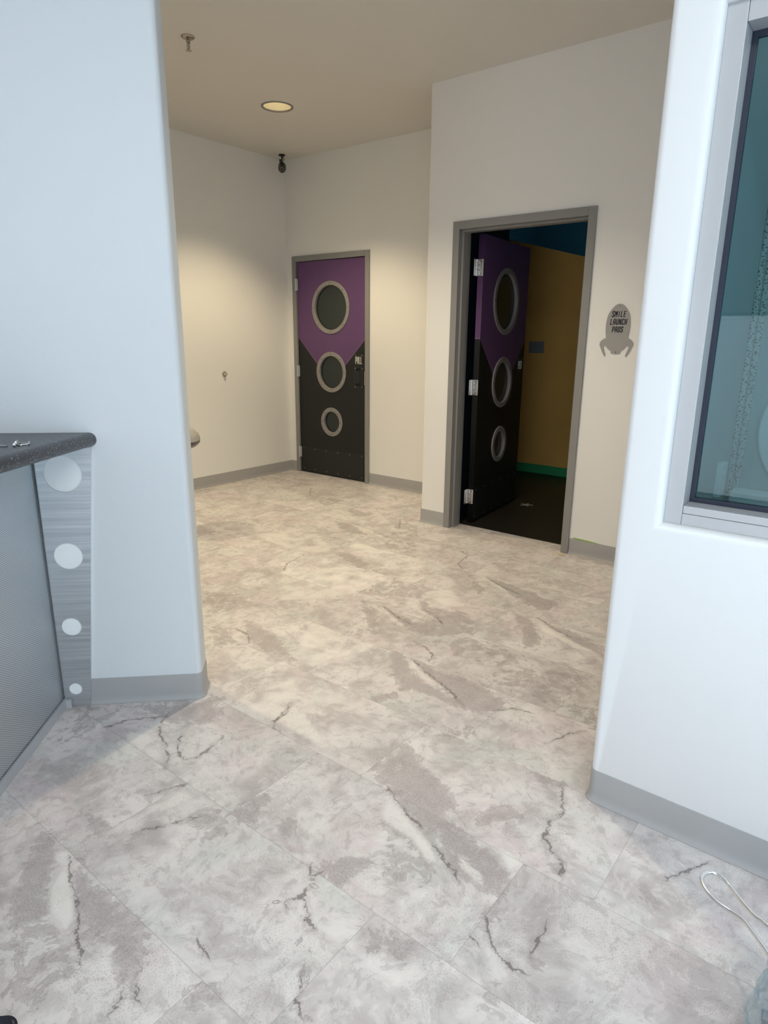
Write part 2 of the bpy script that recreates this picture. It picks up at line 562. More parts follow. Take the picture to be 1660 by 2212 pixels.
    b = t.bsdf(c, t.smooth(mot, 0.3, 0.7, 0.40, 0.52), 0, 0.42)
    t.bump(b, t.math('ADD', t.math('MULTIPLY', grain, 0.5), mot), 0.12, 0.0012)
    return t.m
M['floor'] = floor_material()

# traced print motifs of the vinyl tiles (plan coordinates in metres)
DARK=[[1,[[3.361,-4.278],[3.47,-4.283],[3.495,-4.317],[3.556,-4.331],[3.583,-4.368],[3.658,-4.401],[3.638,-4.451],[3.641,-4.491],[3.551,-4.431],[3.471,-4.379]]],[0.9,[[3.544,-4.267],[3.619,-4.28],[3.807,-4.272],[3.901,-4.274],[3.972,-4.313],[3.997,-4.359],[4.041,-4.386],[4.011,-4.396],[3.934,-4.373],[3.831,-4.339],[3.742,-4.368],[3.631,-4.33]]],[1,[[3.737,-3.876],[3.754,-3.739],[3.797,-3.787],[3.84,-3.881],[3.772,-3.886]]],[0.7,[[3.863,-3.8],[3.939,-3.776],[3.958,-3.833],[3.895,-3.848]]],[0.9,[[4.069,-3.877],[4.128,-3.798],[4.189,-3.749],[4.21,-3.805],[4.177,-3.882],[4.111,-3.875]]],[0.9,[[4.103,-4.309],[4.139,-4.267],[4.189,-4.267],[4.17,-4.315],[4.13,-4.334]]],[0.8,[[2.968,-3.726],[3.103,-3.595],[3.176,-3.469],[3.271,-3.544],[3.292,-3.647],[3.185,-3.695],[3.047,-3.725]]],[0.55,[[3.643,-3.977],[3.63,-3.881],[3.739,-3.887],[3.81,-3.952],[3.757,-4.018]]],[0.5,[[3.674,-4.405],[3.748,-4.372],[3.871,-4.424],[3.884,-4.484],[3.953,-4.482],[3.861,-4.568],[3.783,-4.565],[3.661,-4.515]]],[0.6,[[4.205,-4.039],[4.245,-4.032],[4.262,-4.065],[4.236,-4.07]]],[0.8,[[4.275,-4.115],[4.283,-4.101],[4.311,-4.136],[4.306,-4.147]]],[0.6,[[4.301,-4.178],[4.326,-4.145],[4.373,-4.185],[4.312,-4.202]]],[0.5,[[4.321,-3.955],[4.345,-3.884],[4.45,-4.018],[4.38,-4.016]]],[0.5,[[2.796,-3.844],[2.947,-3.744],[2.983,-3.898],[3.02,-3.997],[2.962,-4.044]]],[0.55,[[3.576,-4.093],[3.622,-4.044],[3.621,-4.15],[3.58,-4.183]]],[0.5,[[3.369,-4.132],[3.507,-4.112],[3.51,-4.194],[3.389,-4.194]]],[1,[[3.942,-3.372],[3.943,-3.251],[4.037,-3.296],[4.142,-3.338],[4.274,-3.404],[4.262,-3.479],[4.304,-3.531],[4.303,-3.591],[4.223,-3.56],[4.114,-3.519],[4.044,-3.477],[3.936,-3.442]]],[0.95,[[4.245,-3.492],[4.316,-3.473],[4.393,-3.507],[4.505,-3.548],[4.548,-3.575],[4.532,-3.636],[4.487,-3.643],[4.4,-3.643],[4.347,-3.622],[4.308,-3.587]]],[0.9,[[4.331,-3.358],[4.4,-3.288],[4.441,-3.322],[4.4,-3.38],[4.371,-3.429],[4.349,-3.459]]],[0.7,[[4.374,-3.104],[4.485,-3.091],[4.493,-3.129],[4.437,-3.13]]],[1,[[3.614,-2.788],[3.854,-2.725],[3.961,-2.713],[4.115,-2.817],[4.067,-2.898],[3.952,-2.884],[3.798,-2.821],[3.655,-2.809]]],[0.9,[[4.529,-3.693],[4.554,-3.664],[4.562,-3.703],[4.539,-3.721]]],[0.9,[[4.695,-3.742],[4.715,-3.734],[4.718,-3.754],[4.698,-3.762]]],[0.5,[[4.117,-3.595],[4.213,-3.581],[4.317,-3.647],[4.431,-3.726],[4.359,-3.784],[4.255,-3.77]]],[0.6,[[4.354,-3.895],[4.426,-3.886],[4.458,-3.939],[4.408,-3.964]]],[0.5,[[4.64,-3.845],[4.686,-3.843],[4.673,-3.894],[4.642,-3.932]]],[0.6,[[4.511,-3.291],[4.537,-3.282],[4.555,-3.354],[4.538,-3.367]]],[0.6,[[4.609,-3.412],[4.638,-3.431],[4.633,-3.466],[4.604,-3.448]]],[0.45,[[4.825,-3.362],[4.885,-3.343],[4.876,-3.415],[4.827,-3.409]]],[0.45,[[3.948,-3.3],[3.944,-3.119],[4.094,-2.998],[4.111,-3.06],[3.994,-3.192]]],[0.5,[[4.274,-2.622],[4.397,-2.566],[4.457,-2.724],[4.397,-2.733]]],[0.5,[[4.043,-2.597],[4.229,-2.445],[4.281,-2.66],[4.134,-2.691]]],[1,[[3.435,-2.715],[3.544,-2.713],[3.705,-2.834],[3.897,-2.875],[4.012,-2.834],[4.116,-2.825],[4.061,-2.919],[3.938,-2.92],[3.77,-2.924],[3.709,-2.974],[3.61,-2.882]]],[1,[[3.588,-2.71],[3.761,-2.728],[3.919,-2.719],[4.098,-2.79],[4.067,-2.865],[3.903,-2.843],[3.719,-2.793]]],[1,[[2.961,-2.329],[3.145,-2.414],[3.297,-2.625],[3.237,-2.594],[3.09,-2.46]]],[0.9,[[3.1,-2.312],[3.379,-2.397],[3.482,-2.227],[3.657,-2.25],[3.612,-2.406],[3.472,-2.481],[3.304,-2.458]]],[0.8,[[3.124,-2.04],[3.327,-2.173],[3.5,-2.123],[3.631,-2.232],[3.485,-2.309],[3.302,-2.24]]],[1,[[3.202,-1.572],[3.404,-1.755],[3.455,-1.845],[3.367,-1.785]]],[1,[[3.329,-1.559],[3.587,-1.604],[3.857,-1.689],[3.808,-1.824],[3.607,-1.746]]],[1,[[3.693,-1.942],[3.81,-1.957],[3.976,-2.183],[3.941,-2.284],[3.837,-2.103]]],[0.9,[[3.832,-1.939],[4.083,-1.981],[4.23,-2.048],[4.26,-2.128],[4.066,-2.072]]],[0.9,[[1.776,-1.254],[1.956,-1.202],[2.465,-1.32],[2.233,-1.342],[2.035,-1.418]]],[0.9,[[2.244,-1.821],[2.458,-1.789],[2.775,-1.926],[2.608,-1.937]]],[1,[[2.684,-2.924],[2.907,-2.943],[3.188,-3.07],[3.093,-3.08],[2.893,-3.068]]],[0.8,[[1.582,-0.871],[1.85,-0.873],[1.886,-0.952],[1.769,-1.051]]],[0.6,[[3.164,-2.694],[3.248,-2.586],[3.273,-2.72]]],[0.7,[[3.653,-3.099],[3.709,-2.974],[3.729,-3.037],[3.691,-3.094]]],[0.6,[[2.182,-2.816],[2.368,-2.715],[2.59,-2.731],[2.545,-2.862],[2.441,-2.993]]],[0.7,[[0.966,-1.984],[1.314,-2.022],[1.261,-2.199]]],[0.5,[[0.881,-0.755],[1.376,-0.673],[1.393,-0.971]]],[0.6,[[2.551,-3.075],[2.706,-3.029],[2.907,-3.129],[2.79,-3.225]]],[0.45,[[2.121,-0.861],[2.387,-0.938],[2.711,-1.432],[2.583,-1.538],[2.453,-1.492]]],[0.5,[[3.913,-2.665],[4.052,-2.429],[4.295,-2.324],[4.275,-2.646],[4.12,-2.694]]],[0.5,[[2.86,-2.257],[2.89,-1.94],[3.148,-1.966],[3.123,-2.144],[2.982,-2.26]]],[0.4,[[3.526,-2.513],[3.678,-2.312],[4.021,-2.39],[3.94,-2.52],[3.717,-2.571]]],[0.4,[[0.027,-0.271],[0.293,-0.135],[0.531,-0.447],[0.374,-0.663]]],[0.4,[[1.068,-1.641],[1.475,-1.606],[1.373,-1.788]]]]
LIGHT=[[1,[[3.465,-4.287],[3.518,-4.267],[3.674,-4.333],[3.789,-4.404],[3.784,-4.424],[3.701,-4.401],[3.598,-4.375],[3.534,-4.307]]],[0.8,[[3.842,-4.362],[3.875,-4.352],[3.94,-4.383],[3.93,-4.405]]],[0.8,[[3.058,-3.885],[3.09,-3.83],[3.236,-3.769],[3.374,-3.88],[3.304,-3.888]]],[0.7,[[3.509,-4.235],[3.526,-3.894],[3.604,-3.889],[3.579,-4.016],[3.538,-4.099]]],[0.7,[[3.655,-4.066],[3.7,-3.993],[3.76,-4.061],[3.722,-4.08]]],[0.6,[[3.901,-4.274],[4.083,-4.224],[4.115,-4.299],[4.081,-4.354],[4.018,-4.342]]],[0.7,[[3.273,-3.5],[3.462,-3.304],[3.814,-3.459],[3.558,-3.471]]],[0.6,[[4.308,-4.081],[4.343,-4.039],[4.383,-4.099],[4.351,-4.111]]],[1,[[4.059,-3.521],[4.077,-3.507],[4.184,-3.554],[4.292,-3.599],[4.352,-3.64],[4.317,-3.647],[4.229,-3.615],[4.117,-3.595]]],[1,[[4.354,-3.572],[4.404,-3.577],[4.498,-3.625],[4.469,-3.638],[4.406,-3.617]]],[0.8,[[4.395,-3.47],[4.49,-3.463],[4.534,-3.493],[4.524,-3.543],[4.447,-3.509]]],[0.6,[[4.538,-3.789],[4.547,-3.723],[4.62,-3.786],[4.618,-3.826]]],[0.7,[[4.616,-3.813],[4.66,-3.815],[4.663,-3.833],[4.634,-3.835]]],[0.7,[[3.694,-2.829],[3.819,-2.853],[3.847,-2.877],[3.762,-2.874]]],[0.5,[[4.112,-2.731],[4.281,-2.725],[4.4,-2.808],[4.3,-2.831],[4.174,-2.812]]],[0.6,[[4.484,-3.362],[4.524,-3.318],[4.544,-3.409],[4.499,-3.422]]],[1,[[3.541,-2.698],[3.674,-2.769],[3.824,-2.824],[3.758,-2.849],[3.623,-2.779]]],[1,[[3.106,-2.331],[3.295,-2.423],[3.384,-2.474],[3.263,-2.45]]],[1,[[3.316,-1.57],[3.501,-1.675],[3.607,-1.746],[3.431,-1.677]]],[1,[[3.821,-1.948],[3.977,-2.029],[4.245,-2.123],[4.12,-2.138],[3.935,-2.063]]],[0.8,[[2.25,-1.661],[2.297,-1.542],[2.646,-1.56],[2.506,-1.677]]],[0.8,[[1.799,-1.183],[2.145,-1.235],[2.421,-1.357],[2.128,-1.341]]],[0.7,[[3.148,-2.02],[3.269,-1.866],[3.485,-2.043],[3.372,-2.136]]],[0.6,[[2.214,-2.264],[2.509,-1.954],[2.82,-2.01],[2.874,-2.298],[2.63,-2.65]]],[0.6,[[2.93,-2.723],[3.4,-2.691],[3.385,-2.908],[3.304,-3.085],[3.132,-3.015]]],[0.5,[[1.246,-0.373],[1.556,-0.11],[2.039,-0.484],[1.731,-0.501]]],[0.6,[[3.197,-3.47],[3.283,-3.178],[3.674,-3.108],[3.666,-3.263],[3.379,-3.472]]],[0.6,[[1.467,-1.894],[1.881,-1.548],[2.311,-1.839],[2.047,-1.985]]]]
CRACK=[[[3.114,-3.682],[3.144,-3.728],[3.203,-3.777],[3.269,-3.796],[3.357,-3.845],[3.394,-3.88]],[[3.266,-3.726],[3.317,-3.776],[3.366,-3.805],[3.402,-3.812],[3.43,-3.77],[3.413,-3.697],[3.4,-3.645]],[[3.426,-3.333],[3.467,-3.385],[3.473,-3.462],[3.504,-3.485]],[[3.525,-4.277],[3.603,-4.313],[3.683,-4.335],[3.753,-4.368],[3.806,-4.399],[3.839,-4.404],[3.86,-4.418]],[[4.125,-3.943],[4.136,-3.962],[4.104,-3.998],[4.129,-4.014]],[[4.141,-3.959],[4.185,-3.995],[4.227,-4.013]],[[4.275,-4.101],[4.306,-4.14],[4.317,-4.165],[4.347,-4.18]],[[3.985,-4.199],[4.03,-4.212],[4.083,-4.224]],[[3.586,-4.091],[3.622,-4.044],[3.658,-3.971],[3.673,-3.953]],[[4.074,-3.873],[4.105,-3.9],[4.116,-3.871]],[[4.021,-4.435],[4.009,-4.411],[4.003,-4.402]],[[3.986,-4.346],[4.022,-4.374],[4.045,-4.383]],[[3.467,-3.992],[3.489,-3.939],[3.516,-3.888]],[[3.01,-3.876],[3.035,-3.797],[3.124,-3.694]],[[4.051,-3.486],[4.114,-3.519],[4.19,-3.549],[4.229,-3.556]],[[4.308,-3.598],[4.367,-3.628],[4.404,-3.639],[4.426,-3.662]],[[4.937,-3.17],[4.911,-3.212],[4.867,-3.299]],[[4.543,-3.717],[4.578,-3.757],[4.62,-3.786],[4.663,-3.798],[4.687,-3.786]],[[4.682,-3.752],[4.675,-3.727],[4.675,-3.662],[4.669,-3.634]],[[4.489,-3.118],[4.544,-3.238],[4.526,-3.291],[4.538,-3.367],[4.574,-3.396],[4.626,-3.42],[4.635,-3.464]],[[4.354,-2.91],[4.387,-2.818],[4.421,-2.771]],[[4.217,-2.777],[4.144,-2.793],[4.088,-2.861]],[[4.536,-3.778],[4.561,-3.794]],[[3.503,-2.57],[3.575,-2.583],[3.65,-2.626],[3.659,-2.685]],[[3.303,-2.216],[3.418,-2.257],[3.485,-2.309]],[[2.939,-1.242],[3.027,-1.28],[3.057,-1.466],[3.131,-1.536]],[[2.163,-1.998],[2.198,-2.178],[2.276,-2.276]],[[2.717,-3.021],[2.81,-3.023],[2.883,-3.076]],[[3.129,-2.336],[3.275,-2.396],[3.357,-2.414]],[[3.595,-2.721],[3.706,-2.773],[3.874,-2.839],[3.982,-2.909]],[[3.34,-1.58],[3.468,-1.647],[3.613,-1.69]],[[3.843,-1.93],[3.964,-1.999],[4.064,-2.036]],[[3.471,-3.445],[3.437,-3.327]],[[2.259,-1.045],[2.129,-0.854],[2.046,-0.871]],[[1.139,-1.417],[1.151,-1.571]],[[1.612,-2.346],[1.602,-2.202]],[[0.801,-0.531],[0.985,-0.737]],[[1.624,-0.263],[1.726,-0.377]]]
# ================================================================= FLOOR
def sdist_poly(px, py, poly):
    """unsigned distance to polygon boundary and inside mask (numpy)"""
    P = np.array(poly); Q = np.roll(P, -1, 0)
    d = np.full(px.shape, 1e9); ins = np.zeros(px.shape, bool)
    for (ax, ay), (bx, by) in zip(P, Q):
        vx, vy = bx - ax, by - ay
        L2 = vx * vx + vy * vy + 1e-12
        tt = np.clip(((px - ax) * vx + (py - ay) * vy) / L2, 0, 1)
        d = np.minimum(d, np.hypot(px - ax - tt * vx, py - ay - tt * vy))
        with np.errstate(divide='ignore', invalid='ignore'):
            cr = ((ay > py) != (by > py)) & (px < (bx - ax) * (py - ay) / (by - ay + 1e-12) + ax)
        ins ^= cr
    return d, ins

def crack_field(px, py, line, R=0.09):
    P = np.array(line)
    best = np.full(px.shape, 1e9); sg = np.zeros(px.shape); tend = np.zeros(px.shape)
    for i in range(len(P) - 1):
        (ax, ay), (bx, by) = P[i], P[i + 1]
        vx, vy = bx - ax, by - ay
        L = math.hypot(vx, vy) + 1e-9
        raw = ((px - ax) * vx + (py - ay) * vy) / (L * L)
        tt = np.clip(raw, 0, 1)
        d = np.hypot(px - ax - tt * vx, py - ay - tt * vy)
        s = ((px - ax) * vy - (py - ay) * vx) / L
        over = np.zeros(px.shape)
        if i == 0: over = np.maximum(over, -raw * L)
        if i == len(P) - 2: over = np.maximum(over, (raw - 1) * L)
        m = d < best
        best = np.where(m, d, best)
        sg = np.where(m, np.where(s >= 0, d, -d), sg)
        tend = np.where(m, over, tend)
    mask = np.clip(1 - (best - 0.05) / 0.03, 0, 1) * np.clip(1 - tend / 0.02, 0, 1)
    return best, sg, mask

def gnoise(x, y, seed):
    xi = np.floor(x).astype(np.int64); yi = np.floor(y).astype(np.int64)
    xf = x - xi; yf = y - yi
    def g(ix, iy, dx, dy):
        h = (ix * 374761393 + iy * 668265263 + seed * 974634777) & 0xFFFFFFFF
        h = ((h ^ (h >> 13)) * 1274126177) & 0xFFFFFFFF
        a = ((h ^ (h >> 16)) & 0xFFFF) / 65536.0 * 2 * np.pi
        return np.cos(a) * dx + np.sin(a) * dy
    u = xf ** 3 * (xf * (xf * 6 - 15) + 10); v = yf ** 3 * (yf * (yf * 6 - 15) + 10)
    a = g(xi, yi, xf, yf); b = g(xi + 1, yi, xf - 1, yf); c = g(xi, yi + 1, xf, yf - 1); d = g(xi + 1, yi + 1, xf - 1, yf - 1)
    return (a + (b - a) * u) * (1 - v) + (c + (d - c) * u) * v

def fbm(x, y, scale, octs, seed, rough=0.55):
    tot = np.zeros(x.shape); amp = 1.0; nrm = 0.0
    for k in range(octs):
        tot += amp * gnoise(x * scale * 2 ** k + 17.3 * k, y * scale * 2 ** k - 9.1 * k, seed + k)
        nrm += amp; amp *= rough
    return 0.5 + 0.85 * tot / nrm

def sstep(x, a, b):
    q = np.clip((x - a) / (b - a), 0, 1)
    return q * q * (3 - 2 * q)

def build_floor():
    rows_y0, pitch, tw = -4.267, 0.3875, 0.80
    offs = {-1: .117, 0: .313, 1: .537, 2: .737, 3: .10, 4: .285, 5: .476, 6: .64, 7: .03, 8: .31}
    rng = np.random.default_rng(11)
    # cracks that run close to one another go to different layers
    lay = []
    for i, L in enumerate(CRACK):
        used = set()
        for j in range(i):
            a_ = np.array(L); b_ = np.array(CRACK[j])
            if np.hypot(a_[:, None, 0] - b_[None, :, 0], a_[:, None, 1] - b_[None, :, 1]).min() < 0.17:
                used.add(lay[j])
        lay.append(min([q for q in range(3) if q not in used] or [i % 3]))
    V = []; F = []; A = {k: [] for k in ('seed', 'dark', 'lite', 'cdist', 'cmask', 'cdist2', 'cmask2', 'cdist3', 'cmask3', 'edge', 'tone', 'clouds', 'pink', 'green', 'bands', 'hair', 'pinm', 'thick')}
    base = 0
    k = -9
    while True:
        y0 = rows_y0 + pitch * k
        if y0 >= 0.0: break
        y1 = min(y0 + pitch, 0.0); 
        off = offs.get(k, float(rng.random() * tw))
        x0 = off - tw
        while x0 < 8.0:
            xa, xb = max(x0, 0.0), min(x0 + tw, 8.0)
            if xb - xa > 1e-4:
                near = y1 > -5.0 and xb > 2.4 and xa < 5.6 and y0 < -2.0
                vis = y0 > -5.0 and xa < 5.6
                st = 0.0125 if near else (0.02 if vis else 0.2)
                nx = max(2, int(round((xb - xa) / st)) + 1); ny = max(2, int(round((y1 - y0) / st)) + 1)
                X, Y = np.meshgrid(np.linspace(xa, xb, nx), np.linspace(y0, y1, ny))
                px, py = X.ravel(), Y.ravel()
                n = px.size
                V.append(np.stack([px, py, np.zeros(n)], 1))
                idx = base + np.arange(n).reshape(ny, nx)
                F.append(np.stack([idx[:-1, :-1], idx[:-1, 1:], idx[1:, 1:], idx[1:, :-1]], -1).reshape(-1, 4))
                base += n
                dk = np.zeros(n); lt = np.zeros(n); cd = np.full((3, n), 0.2); cm = np.zeros((3, n)); cb = np.full((3, n), 1e9)
                if vis:
                    for arr, tgt in ((DARK, dk), (LIGHT, lt)):
                        for w, poly in arr:
                            q = np.array(poly)
                            if q[:, 0].max() < xa - .1 or q[:, 0].min() > xb + .1 or q[:, 1].max() < y0 - .1 or q[:, 1].min() > y1 + .1: continue
                            d, ins = sdist_poly(px, py, poly)
                            s = np.where(ins, d, -d)
                            v = w * np.clip((s + 0.025) / 0.05, 0, 1)
                            np.maximum(tgt, v, out=tgt)
                    for li, line in enumerate(CRACK):
                        q = np.array(line)
                        if q[:, 0].max() < xa - .1 or q[:, 0].min() > xb + .1 or q[:, 1].max() < y0 - .1 or q[:, 1].min() > y1 + .1: continue
                        b_, s_, m_ = crack_field(px, py, line)
                        q_ = lay[li]
                        w_ = b_ < cb[q_]
                        cb[q_] = np.where(w_, b_, cb[q_]); cd[q_] = np.where(w_, s_, cd[q_]); cm[q_] = np.where(w_, m_, cm[q_])
                A['dark'].append(dk); A['lite'].append(lt); 
                for q_, sf in enumerate(('', '2', '3')):
                    A['cdist' + sf].append(cd[q_]); A['cmask' + sf].append(cm[q_])
                A['edge'].append(np.minimum(np.minimum(px - x0, x0 + tw - px), np.minimum(py - y0, y0 + pitch - py)))
                sd = rng.random(3) * 40
                A['seed'].append(np.tile(sd, (n, 1)))
                gx, gy = px + sd[0], py + sd[1]
                wx_ = gx + 0.22 * (fbm(gx, gy, 5, 3, 31) - .5); wy_ = gy + 0.22 * (fbm(gx, gy, 5, 3, 47) - .5)
                A['clouds'].append(fbm(wx_, wy_, 4.5, 4, 3, 0.66))
                A['pink'].append(0.60 * sstep(fbm(wx_, wy_, 3.0, 4, 11), 0.54, 0.68))
                A['green'].append(0.55 * sstep(fbm(wx_, wy_, 3.4, 4, 19), 0.54, 0.68))
                cr_, sr_ = math.cos(.55), math.sin(.55)
                lx, ly = (wx_ * cr_ + wy_ * sr_) * 1.6, (-wx_ * sr_ + wy_ * cr_) * 6.0
                A['bands'].append(sstep(fbm(lx, ly, 1.6, 4, 23, .65), 0.57, 0.66) * sstep(fbm(gx, gy, 1.7, 2, 29), 0.48, 0.62))
                A['hair'].append(sstep(fbm(gx, gy, 3.8, 3, 37), 0.50, 0.62))
                A['pinm'].append(sstep(fbm(gx, gy, 6, 3, 41), 0.46, 0.60))
                A['thick'].append(fbm(gx, gy, 22, 2, 43))
                A['tone'].append(np.full(n, 0.93 + 0.125 * rng.random()))
            x0 += tw
        k += 1
    V = np.concatenate(V); F = np.concatenate(F)
    me = bpy.data.meshes.new('floor')
    me.vertices.add(len(V)); me.vertices.foreach_set('co', V.astype(np.float32).ravel())
    me.loops.add(F.size); me.loops.foreach_set('vertex_index', F.ravel().astype(np.int32))
    me.polygons.add(len(F)); me.polygons.foreach_set('loop_start', np.arange(0, F.size, 4, dtype=np.int32))
    try:
        me.polygons.foreach_set('loop_total', np.full(len(F), 4, np.int32))
    except Exception:
        pass
    me.update(calc_edges=True)
    for kk in A:
        d = np.concatenate(A[kk]).astype(np.float32)
        if kk == 'seed':
            a = me.attributes.new(kk, 'FLOAT_VECTOR', 'POINT'); a.data.foreach_set('vector', d.ravel())
        else:
            a = me.attributes.new(kk, 'FLOAT', 'POINT'); a.data.foreach_set('value', d)
    o = link('floor', me, M['floor'])
    tag(o, 'pale marbled stone-look vinyl tile floor', 'floor', kind='structure')
    return o
build_floor()

# ================================================================= ROOM SHELL
def shell(name, bm, mat, label, cat='wall', **kw):
    return tag(obj(name, bm, mat, **kw), label, cat, kind='structure')

def wall_with_hole(bm, x0, x1, z0, z1, y0, y1, hx0, hx1, hz0, hz1):
    """wall slab with one hole; a hole that starts at z0 is a doorway"""
    box(bm, x0, hx0, y0, y1, z0, z1)
    box(bm, hx1, x1, y0, y1, z0, z1)
    box(bm, hx0, hx1, y0, y1, hz1, z1)
    if hz0 > z0 + 1e-4:
        box(bm, hx0, hx1, y0, y1, z0, hz0)

bm = bmesh.new(); box(bm, -0.12, 0, -7.6, 0.12, -0.02, H)
shell('wall_left', bm, M['wall'], 'off-white painted wall with a small chrome bumper')
bm = bmesh.new(); wall_with_hole(bm, 0, CORNX + 0.119, -0.02, H, 0, 0.14, D1X + .03, D1X + DW + 2 * FW - .03, -0.02, DH + FW - .02)
shell('wall_back', bm, M['wall'], 'off-white painted wall around the closed purple and black door')
bm = bmesh.new()
bx1 = 4.69
for a in ((CORNX, D2X + .02, -0.02, H), (D2X + DW + 2 * FW - .02, bx1, -0.02, H), (D2X + .02, D2X + DW + 2 * FW - .02, DH + FW - .015, H)):
    box(bm, a[0], a[1], D2Y, D2Y + 0.14, a[2], a[3])
bmesh.ops.bevel(bm, geom=[e for e in bm.edges if abs(e.verts[0].co.x - CORNX) < 1e-4 and abs(e.verts[1].co.x - CORNX) < 1e-4 and abs(e.verts[0].co.y - D2Y) < 1e-4 and abs(e.verts[1].co.y - D2Y) < 1e-4], offset=0.010, segments=4, affect='EDGES', profile=0.5)
shell('wall_hall', bm, M['wall'], 'off-white painted wall around the open doorway', auto=40)
bm = bmesh.new(); box(bm, CORNX, CORNX + 0.12, D2Y + 0.14, 0.0, -0.02, H)
shell('wall_return', bm, M['wall'], 'short off-white return wall between the two doors')

# angled entry pier, bullnose end
PU = Vector((.70711, .70711)); PN = Vector((.70711, -.70711))
PC = Vector((3.1205, -3.5205))                      # corner of front face and end cap
PT = 0.135
pc = [PC - PU * 3.6, PC, PC - PN * PT, PC - PN * PT - PU * 3.6]
bm = bmesh.new(); prism(bm, rounded(pc, [0, 0.022, 0.022, 0], 8), -0.02, H)
shell('wall_pier', bm, M['lobby'], 'white angled wall with a rounded end beside the counter', auto=40)

# window wall with bullnose corners
WT = 0.14
wx0, wx1 = 4.5725, 8.0
ox0, ox1, oz0, oz1 = 4.690, 5.92, 0.938, 2.165
bm = bmesh.new()
def ringv(y, a, b, c, d):
    return [bm.verts.new((a, y, c)), bm.verts.new((b, y, c)), bm.verts.new((b, y, d)), bm.verts.new((a, y, d))]
fo = ringv(WY, wx0, wx1, -0.02, H); fi = ringv(WY, ox0, ox1, oz0, oz1)
bo = ringv(WY + WT, wx0, wx1, -0.02, H); bi = ringv(WY + WT, ox0, ox1, oz0, oz1)
for k in range(4):
    j = (k + 1) % 4
    bm.faces.new((fo[k], fo[j], fi[j], fi[k])); bm.faces.new((bo[j], bo[k], bi[k], bi[j]))
    bm.faces.new((fi[k], fi[j], bi[j], bi[k])); bm.faces.new((fo[j], fo[k], bo[k], bo[j]))
be = []
for k in range(4):
    be.append(bm.edges.get((fi[k], fi[(k + 1) % 4])))
be.append(bm.edges.get((fo[0], fo[3])))
bmesh.ops.recalc_face_normals(bm, faces=bm.faces[:])
bmesh.ops.bevel(bm, geom=be, offset=0.021, segments=8, affect='EDGES', profile=0.5)
shell('wall_window', bm, M['lobbylight'], 'white wall with rounded corners holding the tinted window', auto=40)
bm = bmesh.new(); box(bm, wx0 + 0.012, 4.69, WY + WT, D2Y + .1, -0.02, H)
shell('wall_side', bm, M['wall'], 'white partition behind the window wall corner')

# ceiling with a round cut-out for the recessed lamps
LAMPS = [(1.115, -1.12), (2.90, -2.10), (1.05, -3.35)]  # first one is seen; the other two are unseen, added to brighten the hall
me = plate([[(-0.12, -7.6), (8.1, -7.6), (8.1, 0.14), (-0.12, 0.14)]] + [circ(x, y, 0.107, 48) for x, y in LAMPS], 0.02)
me.transform(Matrix.Translation((0, 0, H)))
tag(link('ceiling', me, M['ceil']), 'beige painted ceiling', 'ceiling', kind='structure')

# storefront side behind the photographer: walls with big glazed openings
bm = bmesh.new(); wall_with_hole(bm, 0, 8, -0.02, H, -7.6, -7.46, 3.3, 7.8, 0.05, 1.65)
shell('wall_south', bm, M['wall'], 'white wall around the long storefront window')
bm = bmesh.new()
box(bm, 8, 8.14, -7.6, -6.9, -0.02, H); box(bm, 8, 8.14, -3.7, -2.9, -0.02, H); box(bm, 8, 8.14, -6.9, -3.7, -0.02, 0.05); box(bm, 8, 8.14, -6.9, -3.7, 1.65, H)
shell('wall_east', bm, M['wall'], 'white wall around the side storefront window')
bm = bmesh.new()
for k in range(6):
    x = 3.3 + 4.5 * k / 5
    box(bm, x - .03, x + .03, -7.56, -7.5, 0.05, 1.65)
for z in (0.08, 1.62):
    box(bm, 3.3, 7.8, -7.56, -7.5, z - .03, z + .03)
shell('window_2', bm, M['alu'], 'storefront mullions on the south side', 'window')
bm = bmesh.new()
for y in (-6.9, -5.3, -3.7):
    box(bm, 8.04, 8.1, y - .03, y + .03, 0.05, 1.65)
for z in (0.08, 1.62):
    box(bm, 8.04, 8.1, -6.9, -3.7, z - .03, z + .03)
shell('window_3', bm, M['alu'], 'storefront mullions on the east side', 'window')

# baseboards (rubber cove)
baseboard('baseboard_left', [(0, -7.4), (0, -0.001)][::1], 'grey rubber cove base along the left wall')
baseboard('baseboard_back', [(0.0, 0.0), (D1X - .001, 0.0)], 'short grey cove base left of the closed door')
baseboard('baseboard_middle', [(D1X + DW + 2 * FW + .001, 0), (CORNX, 0), (CORNX, D2Y), (D2X - .001, D2Y)], 'grey cove base from the closed door to the open doorway')
baseboard('baseboard_right', [(D2X + DW + 2 * FW + .001, D2Y), (wx0 + .012, D2Y)], 'grey cove base right of the open doorway')
pp = rounded([tuple(PC - PU * 0.437), tuple(PC), tuple(PC - PN * PT), tuple(PC - PN * PT - PU * 3.0)], [0, 0.024, 0.024, 0], 10)
baseboard('baseboard_pier', pp, 'grey cove base wrapping the angled wall end')
wp = rounded([(wx0 + 0.012, D2Y - .01), (wx0 + .012, WY + WT), (wx0, WY + WT), (wx0, WY), (8, WY)], [0, 0, 0, 0.023, 0], 10)
baseboard('baseboard_window', wp, 'grey cove base under the window wall')
